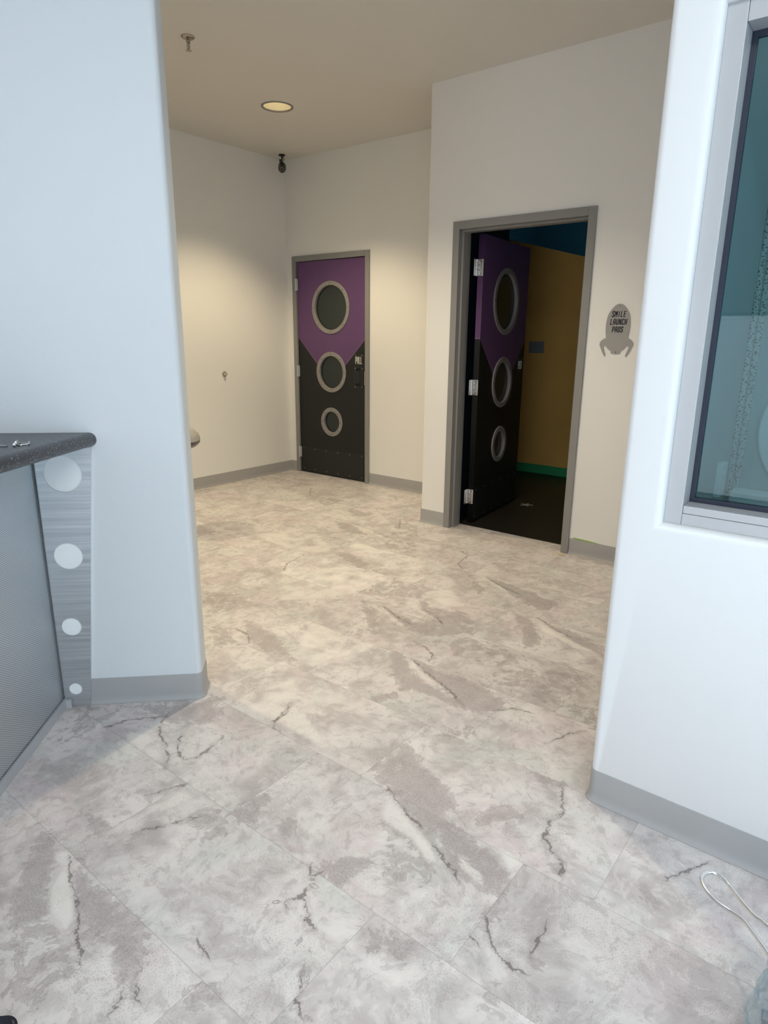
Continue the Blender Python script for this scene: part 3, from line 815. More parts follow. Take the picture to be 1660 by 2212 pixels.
# ================================================================= DOORS
def door_frame(parent, x0, depth, inswing):
    """hollow metal frame around an opening; local x along the wall, y into the wall, front proud of the wall"""
    bm = bmesh.new()
    f = -0.014
    x1 = x0 + DW + 2 * FW
    xi, xo = x0 + FW, x1 - FW
    st = (0.045, 0.095) if not inswing else (0.030, 0.100)
    for a, b in ((x0, xi), (xo, x1)):
        box(bm, a, b, f, depth, 0, DH + FW, bev=0.002)
    box(bm, xi, xo, f, depth, DH, DH + FW, bev=0.002)
    s = 0.015
    if inswing:
        box(bm, xi, xi + s, st[0], st[1], 0, DH, bev=0.0015)
        box(bm, xo - s, xo, st[0], st[1], 0, DH, bev=0.0015)
        box(bm, xi + s, xo - s, st[0], st[1], DH - s, DH, bev=0.0015)
    else:
        box(bm, xi, xi + s, 0.05, 0.09, 0, DH, bev=0.0015)
        box(bm, xo - s, xo, 0.05, 0.09, 0, DH, bev=0.0015)
        box(bm, xi + s, xo - s, 0.05, 0.09, DH - s, DH, bev=0.0015)
    return obj('door_frame', bm, M['frame'], parent)

PORTS = ((1.700, 0.250, 0.211), (1.078, 0.200, 0.159), (0.577, 0.147, 0.106))
def door_leaf(parent, loc, rotz, word, handle, glow=False):
    th = 0.044
    w = DW - 0.006
    # slab with three round openings (built flat, then stood up)
    me = plate([[(0, 0), (w, 0), (w, DH - .014), (0, DH - .014)]] + [circ(DW / 2, z - .01, ri + .004, 56) for z, ro, ri in PORTS], th)
    # (x, y, z)->(x, -z + th .., y): flat plate thickness becomes depth, front face at local y = 0
    me.transform(Matrix(((1, 0, 0, 0), (0, 0, -1, th), (0, 1, 0, 0), (0, 0, 0, 1))))
    leaf = link('door_leaf', me, M['door'], parent)
    leaf.location = loc; leaf.rotation_euler = (0, 0, rotz)
    rot = Matrix(((1, 0, 0, 0), (0, 0, 1, 0), (0, 1, 0, 0), (0, 0, 0, 1)))    # lathe axis z -> y
    for i, (z, ro, ri) in enumerate(PORTS):
        z -= .01
        bm = bmesh.new()
        T = Matrix.Translation((DW / 2, 0, z)) @ rot
        lathe(bm, [(ri, 0.02), (ri, -0.006), (ri + .003, -0.009), (ro - .004, -0.009), (ro, -0.006), (ro, 0.0)], 72, 0, T)
        n = 8
        for k in range(n):
            a = 2 * math.pi * (k + (0 if i else 0.0)) / n
            rm = (ro + ri) / 2
            lathe(bm, [(0.0045, -0.0085), (0.0042, -0.0108), (0, -0.0115)], 10, 1, Matrix.Translation((DW / 2 + rm * math.cos(a), 0, z + rm * math.sin(a))) @ rot)
        obj('porthole_ring', bm, [M['ring'], M['screwhead']], leaf, auto=35)
        bm = bmesh.new()
        lathe(bm, [(0, 0.018), (ri + .002, 0.018), (ri + .002, 0.026), (0, 0.026)], 64, 0, T)
        obj('porthole_glass', bm, M['darkglass'], leaf, auto=35)
    # push or pull plate
    bm = bmesh.new()
    cx = w - 0.086
    box(bm, cx - .052, cx + .052, -0.0025, 0, 1.150, 1.255, 0, 0.0008)
    for sx in (-.042, .042):
        lathe(bm, [(.004, -.002), (.0038, -.0035), (0, -.004)], 10, 1, Matrix.Translation((cx + sx, 0, 1.243)) @ rot)
    lettering(bm, word, cx, 1.195, 0.062, 0.017, 0.0062, -0.0034, -0.0022, 0.0, 2, 0.3)
    p = obj('word_plate', bm, [M['blackmatte'], M['steel'], M['letters']], leaf)
    p['label'] = 'black plate reading %s in white' % word
    if handle:
        bm = bmesh.new()
        box(bm, cx - .058, cx + .058, -0.003, 0, 0.925, 1.135, 0, 0.001)
        tube(bm, spline([(cx - .012, 0.0, 0.965), (cx - .012, -0.032, 0.958), (cx - .012, -0.045, 0.985), (cx - .012, -0.047, 1.03), (cx - .012, -0.045, 1.085), (cx - .012, -0.032, 1.112), (cx - .012, 0.0, 1.105)], 6), 0.0085, 12)
        box(bm, cx - .032, cx + .016, -0.012, 0, 0.945, 0.972, 0, 0.004)
        box(bm, cx - .032, cx + .016, -0.012, 0, 1.098, 1.125, 0, 0.004)
        for sx in (-.045, .045):
            for z in (.940, 1.118):
                lathe(bm, [(.0045, -.003), (.0042, -.0045), (0, -.005)], 10, 1, Matrix.Translation((cx + sx, 0, z)) @ rot)
        obj('pull_handle', bm, [M['black'], M['steel']], leaf, auto=40)
    # kick plate with its screws
    bm = bmesh.new()
    box(bm, .025, w - .025, -0.0015, 0, 0.015, 0.275, 0, 0.0006)
    for k in range(6):
        x = .045 + (w - .09) * k / 5
        for z in (.035, .255):
            lathe(bm, [(.004, -.001), (.0038, -.0025), (0, -.003)], 8, 1, Matrix.Translation((x, 0, z)) @ rot)
    obj('kick_plate', bm, [M['blackmatte'], M['steel']], leaf)
    return leaf

# --- closed door in the back wall (opens towards the hall)
d1 = thing('door_1', 'closed purple and black door with three round windows and PULL plate', 'door', (0, 0, 0), kind='structure')
door_frame(d1, D1X, 0.14, False)
leaf1 = door_leaf(d1, (D1X + FW + .003, 0.004, 0.008), 0, 'PULL', True)
for z in (1.921, 1.065, 0.213):
    bm = bmesh.new()
    for k in range(5):
        lathe(bm, [(0, -.0575 + .023 * k), (.0085, -.0575 + .023 * k), (.0085, -.0355 + .023 * k), (0, -.0355 + .023 * k)], 14, 0, Matrix.Translation((-.003, -0.018, z)))
    box(bm, -.022, .018, -0.0125, -0.0005, z - .057, z + .057, 0, 0.001)
    obj('hinge', bm, M['steel'], leaf1, auto=35)
bm = bmesh.new(); box(bm, D1X + .03, D1X + DW + 2 * FW - .03, -.0005, .14, -.02, .003); obj('threshold', bm, M['alu'], d1)
bm = bmesh.new()
box(bm, D1X + FW + DW - .004, D1X + FW + DW + .014, -0.017, -0.013, 0.97, 1.10, 0, 0.001)
obj('strike_plate', bm, M['frame'], d1)

# --- open door (swings into the dark room)
d2 = thing('door_2', 'purple and black door standing open into the dark room', 'door', (0, 0, 0), kind='structure')
fr = door_frame(d2, 0, 0.15, True)
fr.location = (D2X, D2Y, 0)
ang = math.radians(95.5)
leaf2 = door_leaf(d2, (2.632, -0.578, 0.010), ang, 'PUSH', False)
for z in (1.905, 1.052, 0.204):
    bm = bmesh.new()
    box(bm, -0.0022, 0.0002, 0.0005, 0.042, z - .0575, z + .0575, 0, 0.0006)
    for (yy, zz) in ((.012, .042), (.026, .018), (.026, -.018), (.012, -.042)):
        r2 = Matrix.Translation((0, yy + .006, z + zz)) @ Matrix.Rotation(-math.pi / 2, 4, 'Y')
        lathe(bm, [(.0038, .002), (.0036, .0032), (.0012, .0030), (0, .0026)], 10, 1, r2)
    for k in range(5):
        lathe(bm, [(0, -.0575 + .0232 * k), (.0078, -.0575 + .0232 * k), (.0078, -.0362 + .0232 * k), (0, -.0362 + .0232 * k)], 14, 0, Matrix.Translation((-.004, .050, z)))
    # leaf on the jamb
    box(bm, -.050, -.008, 0.0505, 0.0530, z - .0575, z + .0575, 0, 0.0006)
    obj('hinge', bm, [M['steel'], M['screwhead']], leaf2, auto=35)

# ================================================================= DARK ROOM BEYOND THE OPEN DOOR
RX0, RX1 = 1.15, 4.55
bm = bmesh.new(); box(bm, CORNX + .121, RX1, D2Y + .15, .15, -.02, .002); box(bm, RX0, RX1, .15, 3.3, -.02, .002)
shell('floor_inner', bm, M['darkfloor'], 'dark vinyl floor of the unlit room', 'floor')
bm = bmesh.new()
def zt(x): return 2.352 - 0.262 * (x - 1.918)
pr = [(RX0, 0), (RX1, 0), (RX1, zt(RX1)), (RX0, zt(RX0))]
a = [bm.verts.new((x, 1.598, z)) for x, z in pr]; b = [bm.verts.new((x, 1.74, z)) for x, z in pr]
bm.faces.new(a); bm.faces.new(b[::-1])
for k in range(4):
    bm.faces.new((a[k], a[(k + 1) % 4], b[(k + 1) % 4], b[k]))
shell('wall_mustard', bm, M['mustard'], 'mustard wall with a sloping top in the dark room')
bm = bmesh.new(); box(bm, RX0, RX1, 1.586, 1.598, 0, .098, 0, 0.003)
shell('baseboard_mustard', bm, M['greenbase'], 'green base under the mustard wall', 'baseboard')
bm = bmesh.new()
box(bm, RX0 - .12, RX1 + .12, 3.3, 3.42, -.02, H); box(bm, RX0 - .12, RX0, 0.14, 3.3, -.02, H); box(bm, RX1, RX1 + .12, D2Y + .14, 3.3, -.02, H)
shell('wall_teal', bm, M['teal'], 'dark teal wall above the mustard wall')
bm = bmesh.new(); box(bm, RX0 - .12, RX1 + .12, 0.14, 3.42, H - .05, H + .02); box(bm, CORNX + .1, RX1 + .12, D2Y + .1, 0.14, H - .05, H + .02)
shell('ceiling_inner', bm, M['teal'], 'dark teal ceiling of the unlit room', 'ceiling')
bm = bmesh.new(); box(bm, RX0, CORNX + .02, 0.14, 0.16, -.02, H); box(bm, -.12, RX0, .60, .70, -.02, H); box(bm, -.12, 0, .12, .60, -.02, H); box(bm, -.12, RX0, .14, .70, -.03, -.001); box(bm, -.12, RX0, .14, .70, H - .02, H)  # boxes behind the closed door are added to keep sky light out
shell('wall_inner', bm, M['teal'], 'back of the hall wall inside the dark room')

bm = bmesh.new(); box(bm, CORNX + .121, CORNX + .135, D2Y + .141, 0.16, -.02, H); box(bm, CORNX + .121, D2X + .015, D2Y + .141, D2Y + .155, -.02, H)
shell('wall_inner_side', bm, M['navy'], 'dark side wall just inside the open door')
sw = thing('light_switch', 'grey three-gang switch plate on the mustard wall', 'light switch', (2.055, 1.598, 1.335))
bm = bmesh.new(); box(bm, -.085, .085, -.006, 0, -.06, .06, 0, .0025); obj('switch_plate', bm, M['plasgrey'], sw)
for k in (-1, 0, 1):
    bm = bmesh.new(); box(bm, k * .046 - .016, k * .046 + .016, -.010, -.005, -.033, .033, 0, .002); obj('rocker', bm, M['plasgrey'], sw)
bm = bmesh.new()
sp = []
for k in range(10):
    r = 0.062 if k % 2 == 0 else 0.026
    sp.append((2.705 + r * math.cos(k * math.pi / 5 + .4), 0.235 + r * math.sin(k * math.pi / 5 + .4)))
prism(bm, sp, 0.002, 0.0035)
tag(obj('star_decal', bm, M['star']), 'small pale star decal on the dark floor by the open door', 'decal')

# ================================================================= ROCKET SIGN
sg = thing('rocket_sign', 'grey rocket-shaped sign reading SMILE LAUNCH PADS beside the doorway', 'sign', (3.722, D2Y, 0))
# outline traced in the sign's own plane (metres from its axis, height above floor): right half then mirrored
half = [(0.0000, 1.6320), (0.0115, 1.6302), (0.0203, 1.6265), (0.0286, 1.6203), (0.0358, 1.6132), (0.0439, 1.6044), (0.0508, 1.5955), (0.0591, 1.5823), (0.0661, 1.5668), (0.0702, 1.5502), (0.0728, 1.5337), (0.0742, 1.5171), (0.0744, 1.5005), (0.0739, 1.4839), (0.0728, 1.4674), (0.0684, 1.4386), (0.0668, 1.4316), (0.0767, 1.4276), (0.0855, 1.4220), (0.0931, 1.4165), (0.0984, 1.4099), (0.1021, 1.4033), (0.1035, 1.3977), (0.1037, 1.3922), (0.1019, 1.3856), (0.0989, 1.3790), (0.0889, 1.3569), (0.0767, 1.3348), (0.0693, 1.3237), (0.0677, 1.3211), (0.0661, 1.3199), (0.0628, 1.3211), (0.0610, 1.3259), (0.0628, 1.3348), (0.0716, 1.3569), (0.0772, 1.3745), (0.0769, 1.3801), (0.0742, 1.3834), (0.0691, 1.3856), (0.0626, 1.3823), (0.0506, 1.3679), (0.0379, 1.3580), (0.0347, 1.3564), (0.0291, 1.3558), (0.0289, 1.3392), (0.0176, 1.3370), (0.0000, 1.3354)]
loop = half + [(-x, z) for x, z in half[-2:0:-1]]
me = plate([loop], 0.004)
me.transform(Matrix(((1, 0, 0, 0), (0, 0, -1, 0), (0, 1, 0, 0), (0, 0, 0, 1))))
link('sign_plate', me, M['sign'], sg)
bm = bmesh.new()
for txt, z, dx in (('SMILE', 1.572, .001), ('LAUNCH', 1.527, .002), ('PADS', 1.482, .000)):
    lettering(bm, txt, dx, z, 0.0300, 0.0112, 0.0042, -0.0056, -0.0038, 0.13, 0, 0.55)
obj('sign_lettering', bm, M['ink'], sg)
for z in (1.620, 1.348):
    bm = bmesh.new()
    lathe(bm, [(.0026, 0), (.0024, .0012), (0, .0016)], 10, 0, Matrix.Translation((0, -.004, z)) @ Matrix.Rotation(math.pi / 2, 4, 'X'))
    obj('screw', bm, M['screwhead'], sg)

# ================================================================= WINDOW
win = thing('window_1', 'tinted interior window in a silver frame', 'window', (0, 0, 0), kind='structure')
fy0, fy1 = WY + 0.030, WY + 0.115
bm = bmesh.new()
ix0, iz0, iz1, ix1 = 4.735, 0.991, 2.120, 5.875
box(bm, ox0, ix0, fy0, fy1, oz0, oz1, 0, .0015); box(bm, ix1, ox1, fy0, fy1, oz0, oz1, 0, .0015)
box(bm, ix0 + .0005, ix1, fy0 + .001, fy1, iz1, oz1, 0, .0015)
box(bm, ix0 + .0005, ix1, fy0 + .001, fy1, oz0, 0.969, 0, .0012)
box(bm, ix0 + .0005, ix1, fy0 + .003, fy1, 0.9695, iz0, 0, .0015)
obj('window_frame', bm, M['alu'], win)
bm = bmesh.new()
g = 0.012
gy0, gy1 = fy0 + .064, fy0 + .082
box(bm, ix0, ix0 + g, gy0, gy1, iz0, iz1); box(bm, ix1 - g, ix1, gy0, gy1, iz0, iz1); box(bm, ix0 + g, ix1 - g, gy0, gy1, iz0, iz0 + g); box(bm, ix0 + g, ix1 - g, gy0, gy1, iz1 - g, iz1)
obj('gasket', bm, M['rubber'], win)
bm = bmesh.new()
yy = gy0 + .010
vs = [bm.verts.new(p) for p in ((ix0 + g / 2, yy, iz0 + g / 2), (ix1 - g / 2, yy, iz0 + g / 2), (ix1 - g / 2, yy, iz1 - g / 2), (ix0 + g / 2, yy, iz1 - g / 2))]
bm.faces.new(vs)
obj('pane', bm, M['glass'], win)

# room behind the window
FY = -2.27
bm = bmesh.new(); box(bm, 4.69, 7.0, FY, FY + .1, -.02, H)
shell('wall_beyond', bm, M['paleteal'], 'pale wall seen through the tinted window')
bm = bmesh.new(); box(bm, 7.0, 7.1, WY + WT, FY + .1, -.02, H)
shell('wall_beyond_end', bm, M['paleteal'], 'end wall of the room behind the window')
bm = bmesh.new(); box(bm, 4.69, 4.70, WY + WT, FY, -.02, H)
shell('wall_beyond_side', bm, M['paleteal'], 'side wall seen through the tinted window')
bm = bmesh.new()
box(bm, 4.700, 4.716, FY - .05, FY, 0.0, H, 0, .003)
box(bm, 4.716, 4.735, FY - .014, FY, 0.0, H, 0, .003)
tag(obj('corner_strip', bm, M['punched']), 'pale dotted corner strip seen through the window', 'corner strip')
ou = thing('wall_outlet', 'white outlet cover low on the side wall behind the window', 'outlet', (4.70, -2.50, 0.965))
bm = bmesh.new(); box(bm, 0, .022, -.036, .036, -.058, .058, 0, .003); obj('cover_plate', bm, M['plaswhite'], ou)
bm = bmesh.new()
for z in (-.022, .022):
    box(bm, .0215, .0235, -.015, .015, z - .012, z + .012, 0, .001)
obj('socket', bm, M['plaswhite'], ou)
bm = bmesh.new()
R_ = Matrix.Translation((5.03, FY, 1.12)) @ Matrix.Rotation(math.pi / 2, 4, 'X')
lathe(bm, [(.20, 0), (.20, .012), (.205, .016), (.255, .016), (.26, .012), (.26, 0)], 64, 0, R_)
tag(obj('wall_ring', bm, M['plaswhite']), 'large pale ring on the wall behind the window', 'wall ring')
bm = bmesh.new(); box(bm, 4.72, 6.9, FY - .09, FY, .86, .90, 0, .006)
tag(obj('wall_ledge', bm, M['plaswhite']), 'narrow pale ledge along the wall behind the window', 'ledge')
# ================================================================= COUNTER
A0 = Vector((2.744, -3.897)); CD = Vector((.663, -.749)).normalized(); CN = Vector((.749, .663)).normalized()
rzc = math.atan2(CD.y, CD.x)
ctr = thing('reception_counter', 'reception counter with dimpled metal front under a dark speckled top', 'counter', (A0.x, A0.y, 0), rzc)
# local: x along the front (towards the viewer), y = +CN side is local... front normal is +y
bm = bmesh.new(); box(bm, 0.004, 1.75, -0.012, 0.0, 0.012, 1.034)
obj('front_panel', bm, M['dimple'], ctr)
bm = bmesh.new(); box(bm, 0.03, 1.75, -0.36, -0.0125, 0.0, 1.034)
obj('cabinet_body', bm, M['plaswhite'], ctr)
bm = bmesh.new()
box(bm, 0.012, 1.75, 0.0015, 0.013, 0.0, 0.037, 0, .0015)
for x in (0.47, 1.1):
    lathe(bm, [(.004, 0), (.0036, .0015), (0, .002)], 10, 0, Matrix.Translation((x, .013, .022)) @ Matrix.Rotation(-math.pi / 2, 4, 'X'))
obj('base_channel', bm, M['alu'], ctr)
# slab in world coordinates
E0 = Vector((2.912, -3.728)); E1 = Vector((3.20, -4.18)); ed = (E1 - E0).normalized()
wallp = lambda x: Vector((x, x - 6.641))
bm = bmesh.new()
E0 = wallp(2.902) + PN * 0.0
pts = [tuple(E0), tuple(wallp(2.36)), (3.25, -5.30), tuple(E0 + ed * 1.55)]
prism(bm, pts, 1.035, 1.085)
es = [e for e in bm.edges if abs(e.verts[0].co.z - e.verts[1].co.z) < 1e-6 and {round(v.co.x, 3) for v in e.verts} == {round(pts[0][0], 3), round(pts[3][0], 3)}]
bmesh.ops.recalc_face_normals(bm, faces=bm.faces[:])
bmesh.ops.bevel(bm, geom=es, offset=0.0245, segments=8, affect='EDGES', profile=0.5)
inv = Matrix.Rotation(-rzc, 4, 'Z') @ Matrix.Translation((-A0.x, -A0.y, 0))
bmesh.ops.transform(bm, matrix=inv, verts=bm.verts[:])
obj('counter_top', bm, M['counter'], ctr, auto=40)

# fin panel with round cut-outs, flat against the angled wall
fin = thing('fin_panel', 'brushed metal end panel with four round white cut-outs', 'panel', (A0.x + .004, A0.y + .004, 0), math.atan2(PU.y, PU.x))
HOL = [(.093, .937, .0665), (.078, .626, .0515), (.058, .341, .0365), (.044, .076, .0245)]
outl = [(0.001, 0.0), (0.092, 0.0), (.200, 1.034), (0.001, 1.034)]
me = plate([outl] + [circ(x, z, r, 64) for x, z, r in HOL], 0.003)
me.transform(Matrix(((1, 0, 0, 0), (0, 0, -1, -.012), (0, 1, 0, 0), (0, 0, 0, 1))))
link('metal_face', me, M['brushed'], fin)
me = plate([[(0.0015, 0.0), (0.0905, 0.0), (.1985, 1.034), (0.0015, 1.034)]], 0.0105)
me.transform(Matrix(((1, 0, 0, 0), (0, 0, -1, -.0005), (0, 1, 0, 0), (0, 0, 0, 1))))
link('white_backing', me, M['white'], fin)
bm = bmesh.new(); box(bm, 0.002, 0.026, -.030, -.015, 0, .036, 0, .002)
obj('corner_bracket', bm, M['alu'], fin)

# screws lying on the counter
def screw(name_loc, a, L, label, head=True):
    t = thing('screw', label, 'screw', name_loc, a, 'loose screws on the counter')
    bm = bmesh.new()
    R_ = Matrix.Rotation(math.pi / 2, 4, 'Y')
    prof = [(0, 0)]
    n = int(L / .0022)
    for k in range(n):
        prof += [(.0021, L * k / n), (.0026, L * (k + .5) / n)]
    prof += [(.0014, L * .98), (0, L)]
    lathe(bm, prof, 10, 0, Matrix.Translation((0, 0, .0030)) @ R_)
    obj('shank', bm, M['steel'], t, auto=50)
    if head:
        bm = bmesh.new()
        lathe(bm, [(0, -.0035), (.0045, -.0032), (.0062, -.001), (.0062, .0005), (.003, .0025), (0, .003)], 14, 0, Matrix.Translation((0, 0, .0062)) @ R_)
        obj('screw_head', bm, M['steel'], t, auto=50)
    return t
ZC = 1.0852
ua = math.atan2(.7071, .7071)
R_D = math.radians
screw((3.0094, -4.0181, ZC), R_D(-114), .024, 'bright screw on the counter with its head towards the counter edge')
screw((2.9558, -4.0309, ZC), R_D(36), .032, 'bright screw on the counter, farthest back of the small pile')
screw((2.9809, -4.0433, ZC), R_D(-5), .043, 'bright screw lying slanted across the front of the small pile')
screw((3.0128, -4.0632, ZC), R_D(158), .048, 'bright screw standing apart left of the small pile on the counter')
screw((2.946, -4.105, ZC), R_D(27.5), .060, 'long bright screw cut off by the left edge of the photo')

# ================================================================= CEILING FIXTURES
def downlight(x, y, label):
    t = thing('recessed_downlight', label, 'downlight', (x, y, H), 0, 'recessed ceiling downlights')
    bm = bmesh.new()
    lathe(bm, [(.104, .004), (.104, -.003), (.108, -.006), (.119, -.005), (.121, -.001), (.121, .0005)], 64)
    obj('trim_ring', bm, M['ring'], t, auto=40)
    bm = bmesh.new()
    lathe(bm, [(.1045, 0.002), (.098, .05), (.085, .10), (.066, .15), (.066, .165)], 64)
    obj('reflector', bm, M['reflector'], t, smooth=True)
    bm = bmesh.new()
    lathe(bm, [(0, .160), (.066, .160)], 48)
    obj('lamp', bm, M['lamp'], t)
    return t
for k, (x, y) in enumerate(LAMPS):
    downlight(x, y, ['round recessed ceiling light glowing warm near the closed door', 'recessed ceiling light over the hall in front of the open doorway', 'recessed ceiling light over the hall behind the angled wall'][k])

sp = thing('fire_sprinkler', 'metal sprinkler head hanging from the ceiling', 'sprinkler', (1.578, -2.24, H))
bm = bmesh.new(); lathe(bm, [(0, 0), (.038, 0), (.038, -.003), (.033, -.008), (.020, -.010), (.016, -.006), (.010, -.006), (0, -.006)], 40); obj('escutcheon', bm, M['brasschrome'], sp, auto=40)
bm = bmesh.new(); lathe(bm, [(0, -.006), (.0095, -.006), (.0095, -.020), (.012, -.022), (.012, -.030), (.006, -.033), (0, -.033)], 20)
for s in (-1, 1):
    tube(bm, spline([(s * .008, 0, -.030), (s * .013, 0, -.042), (s * .011, 0, -.056), (s * .002, 0, -.066)], 5), .0022, 8)
lathe(bm, [(0, -.033), (.003, -.034), (.003, -.062), (0, -.063)], 10)
obj('sprinkler_body', bm, M['brasschrome'], sp, auto=40)
bm = bmesh.new(); lathe(bm, [(0, -.064), (.006, -.064), (.008, -.068), (.0175, -.070), (.0175, -.0715), (0, -.0715)], 24); obj('deflector', bm, M['brasschrome'], sp, auto=40)

cm = thing('security_camera', 'small black security camera in the ceiling corner', 'security camera', (0.155, -0.175, H))
bm = bmesh.new(); lathe(bm, [(0, 0), (.031, 0), (.031, -.008), (.026, -.012), (0, -.012)], 28); obj('mount_base', bm, M['black'], cm, auto=40)
bm = bmesh.new(); tube(bm, [(0, 0, -.010), (0, 0, -.060), (.006, -.009, -.078)], .0075, 12)
tube(bm, [(.012, .004, -.012), (.016, .012, -.045), (.008, -.004, -.080)], .003, 8)
box(bm, -.030, -.019, -.006, .006, -.064, -.034, 0, .002); tube(bm, [(-.02, 0, -.049), (0, 0, -.049)], .003, 8)
obj('mount_arm', bm, M['black'], cm, auto=40)
aim = Vector((0.60, -0.60, -0.55)).normalized()
Q = aim.to_track_quat('Z', 'Y').to_matrix().to_4x4()
cc = Vector((-.035, .035, -.075))
T = Matrix.Translation(cc) @ Q
bm = bmesh.new(); lathe(bm, [(0, 0), (.024, .002), (.030, .010), (.032, .03), (.032, .112), (.030, .116), (.026, .116), (.026, .108), (0, .108)], 32, 0, T); obj('camera_housing', bm, M['black'], cm, auto=40)
bm = bmesh.new()
lathe(bm, [(.0345, .035), (.0345, .135), (.0365, .135), (.0365, .035), (.0345, .035)], 32, 0, T @ Matrix.Rotation(0, 4, 'Z'))
# keep the upper half only: sun hood
for v in [v for v in bm.verts if (T.inverted() @ v.co).dot((T.to_3x3().inverted() @ Vector((0, 0, 1))).normalized()) < -.004 + (T.inverted() @ v.co).z * (T.to_3x3().inverted() @ Vector((0, 0, 1))).normalized().z]:
    bm.verts.remove(v)
obj('sun_hood', bm, M['black'], cm, auto=40)
bm = bmesh.new(); lathe(bm, [(.019, .1085), (.019, .112), (.021, .112), (.021, .1085)], 28, 0, T); lathe(bm, [(0, .110), (.012, .1095)], 24, 1, T); obj('lens', bm, [M['plasgrey'], M['darkglass']], cm, auto=40)

bp = thing('wall_bumper', 'small round chrome bumper on the left wall', 'wall bumper', (0, -0.865, 1.066))
RX = Matrix.Rotation(math.pi / 2, 4, 'Y')
bm = bmesh.new(); lathe(bm, [(0, 0), (.025, 0), (.025, .004), (.021, .010), (.016, .012), (.014, .012)], 32, 0, RX); obj('rose', bm, M['brasschrome'], bp, auto=40)
bm = bmesh.new(); lathe(bm, [(.0135, .004), (.0135, .028), (.011, .032), (.006, .033), (.006, .028), (0, .028)], 24, 0, RX); obj('bumper_cup', bm, M['chrome'], bp, auto=40)

# ================================================================= STOOL BEHIND THE PIER
st = thing('stool', 'grey-topped round stool with dark underside partly hidden behind the angled wall', 'stool', (1.225, -2.315, 0))
SZ = 0.69
bm = bmesh.new(); lathe(bm, [(0, SZ + .142), (.06, SZ + .139), (.11, SZ + .126), (.15, SZ + .104), (.180, SZ + .076), (.190, SZ + .052), (.193, SZ + .030)], 56); obj('seat', bm, M['taupe'], st, auto=60)
bm = bmesh.new(); lathe(bm, [(.193, SZ + .030), (.190, SZ + .014), (.176, SZ - .004), (.155, SZ - .018), (.13, SZ - .020), (0, SZ - .020)], 56); obj('seat_pan', bm, M['vinyl'], st, auto=60)
bm = bmesh.new(); lathe(bm, [(.10, SZ - .019), (.10, SZ - .024), (.03, SZ - .03), (.03, SZ - .06), (.026, SZ - .065), (.026, .04), (.03, .03)], 28); obj('pole', bm, M['chrome'], st, auto=40)
bm = bmesh.new(); lathe(bm, [(0, 0), (.095, 0), (.10, .006), (.09, .018), (.05, .032), (.03, .045), (0, .045)], 48); obj('base', bm, M['chrome'], st, auto=40)

# ================================================================= FOREGROUND ODDS AND ENDS
loop_pts = [(5.185, -3.70, .24), (5.150, -3.64, .218), (5.12, -3.586, .2), (5.1, -3.548, .185), (5.079, -3.511, .17), (5.066, -3.496, .165), (5.039, -3.477, .155), (5.01, -3.464, .15), (4.988, -3.449, .15), (4.972, -3.431, .15), (4.964, -3.414, .15), (4.964, -3.395, .15), (4.973, -3.379, .15), (4.988, -3.373, .15), (5.007, -3.38, .15), (5.023, -3.393, .15), (5.044, -3.42, .155), (5.064, -3.444, .16), (5.083, -3.465, .165), (5.1, -3.478, .17), (5.115, -3.49, .175), (5.132, -3.497, .18), (5.17, -3.53, .19), (5.205, -3.60, .205)]
bm = bmesh.new(); tube(bm, spline(loop_pts, 5), 0.0052, 12)
rod = obj('wire_handle', bm, M['rod'], smooth=True)
tag(rod, 'bent steel wire handle looping out of the plastic bag', 'wire handle')

bag = thing('plastic_bag', 'crumpled clear plastic bag of dark parts at the right edge', 'bag', (5.275, -3.655, 0))
bm = bmesh.new()
bmesh.ops.create_icosphere(bm, subdivisions=4, radius=1.0)
for v in bm.verts:
    d = v.co.normalized()
    n1 = mnoise.noise(d * 2.1 + Vector((3, 1, 7))); n2 = abs(mnoise.noise(d * 3.6 + Vector((1, 8, 2)))); n3 = abs(mnoise.noise(d * 8 + Vector((5, 2, 9))))
    s = 1 + .20 * n1 + .26 * n2 + .10 * n3
    v.co = Vector((d.x * .155 * s, d.y * .145 * s, .115 + d.z * .125 * s))
    if v.co.z < .002:
        v.co.z = .002 + .002 * n3
obj('film', bm, M['film'], bag)
bm = bmesh.new()
rr = random.Random(3)
for k in range(130):
    th = rr.random() * 6.28; r = .135 * math.sqrt(rr.random()); z = .03 + .14 * rr.random()
    Mx = Matrix.Translation((r * math.cos(th), r * math.sin(th), z)) @ Matrix.Rotation(rr.random() * 6, 4, (rr.random(), rr.random(), .3))
    vs = box(bm, -.022, .022, -.010, .010, -.006, .006, k % 2)
    bmesh.ops.transform(bm, matrix=Mx, verts=[v for v in vs if v.is_valid])
c_ = obj('dark_parts', bm, [M['vinyl'], M['plasgrey']], bag)
c_['kind'] = 'stuff'

cs = thing('storage_case', 'black plastic case poking in at the bottom left corner', 'case', (3.957, -4.795, 0), math.radians(45))
bm = bmesh.new(); prism(bm, rounded([(-.20, -.14), (.155, -.14), (.155, .14), (-.20, .14)], [.03] * 4, 8), 0.0, .085)
obj('case_body', bm, M['black'], cs, auto=40)
bm = bmesh.new(); prism(bm, rounded([(-.203, -.143), (.158, -.143), (.158, .143), (-.203, .143)], [.032] * 4, 8), .086, .110)
bmesh.ops.recalc_face_normals(bm, faces=bm.faces[:])
bmesh.ops.bevel(bm, geom=[e for e in bm.edges if all(v.co.z > .109 for v in e.verts)], offset=.008, segments=3, affect='EDGES')
obj('lid', bm, M['vinyl'], cs, auto=40)

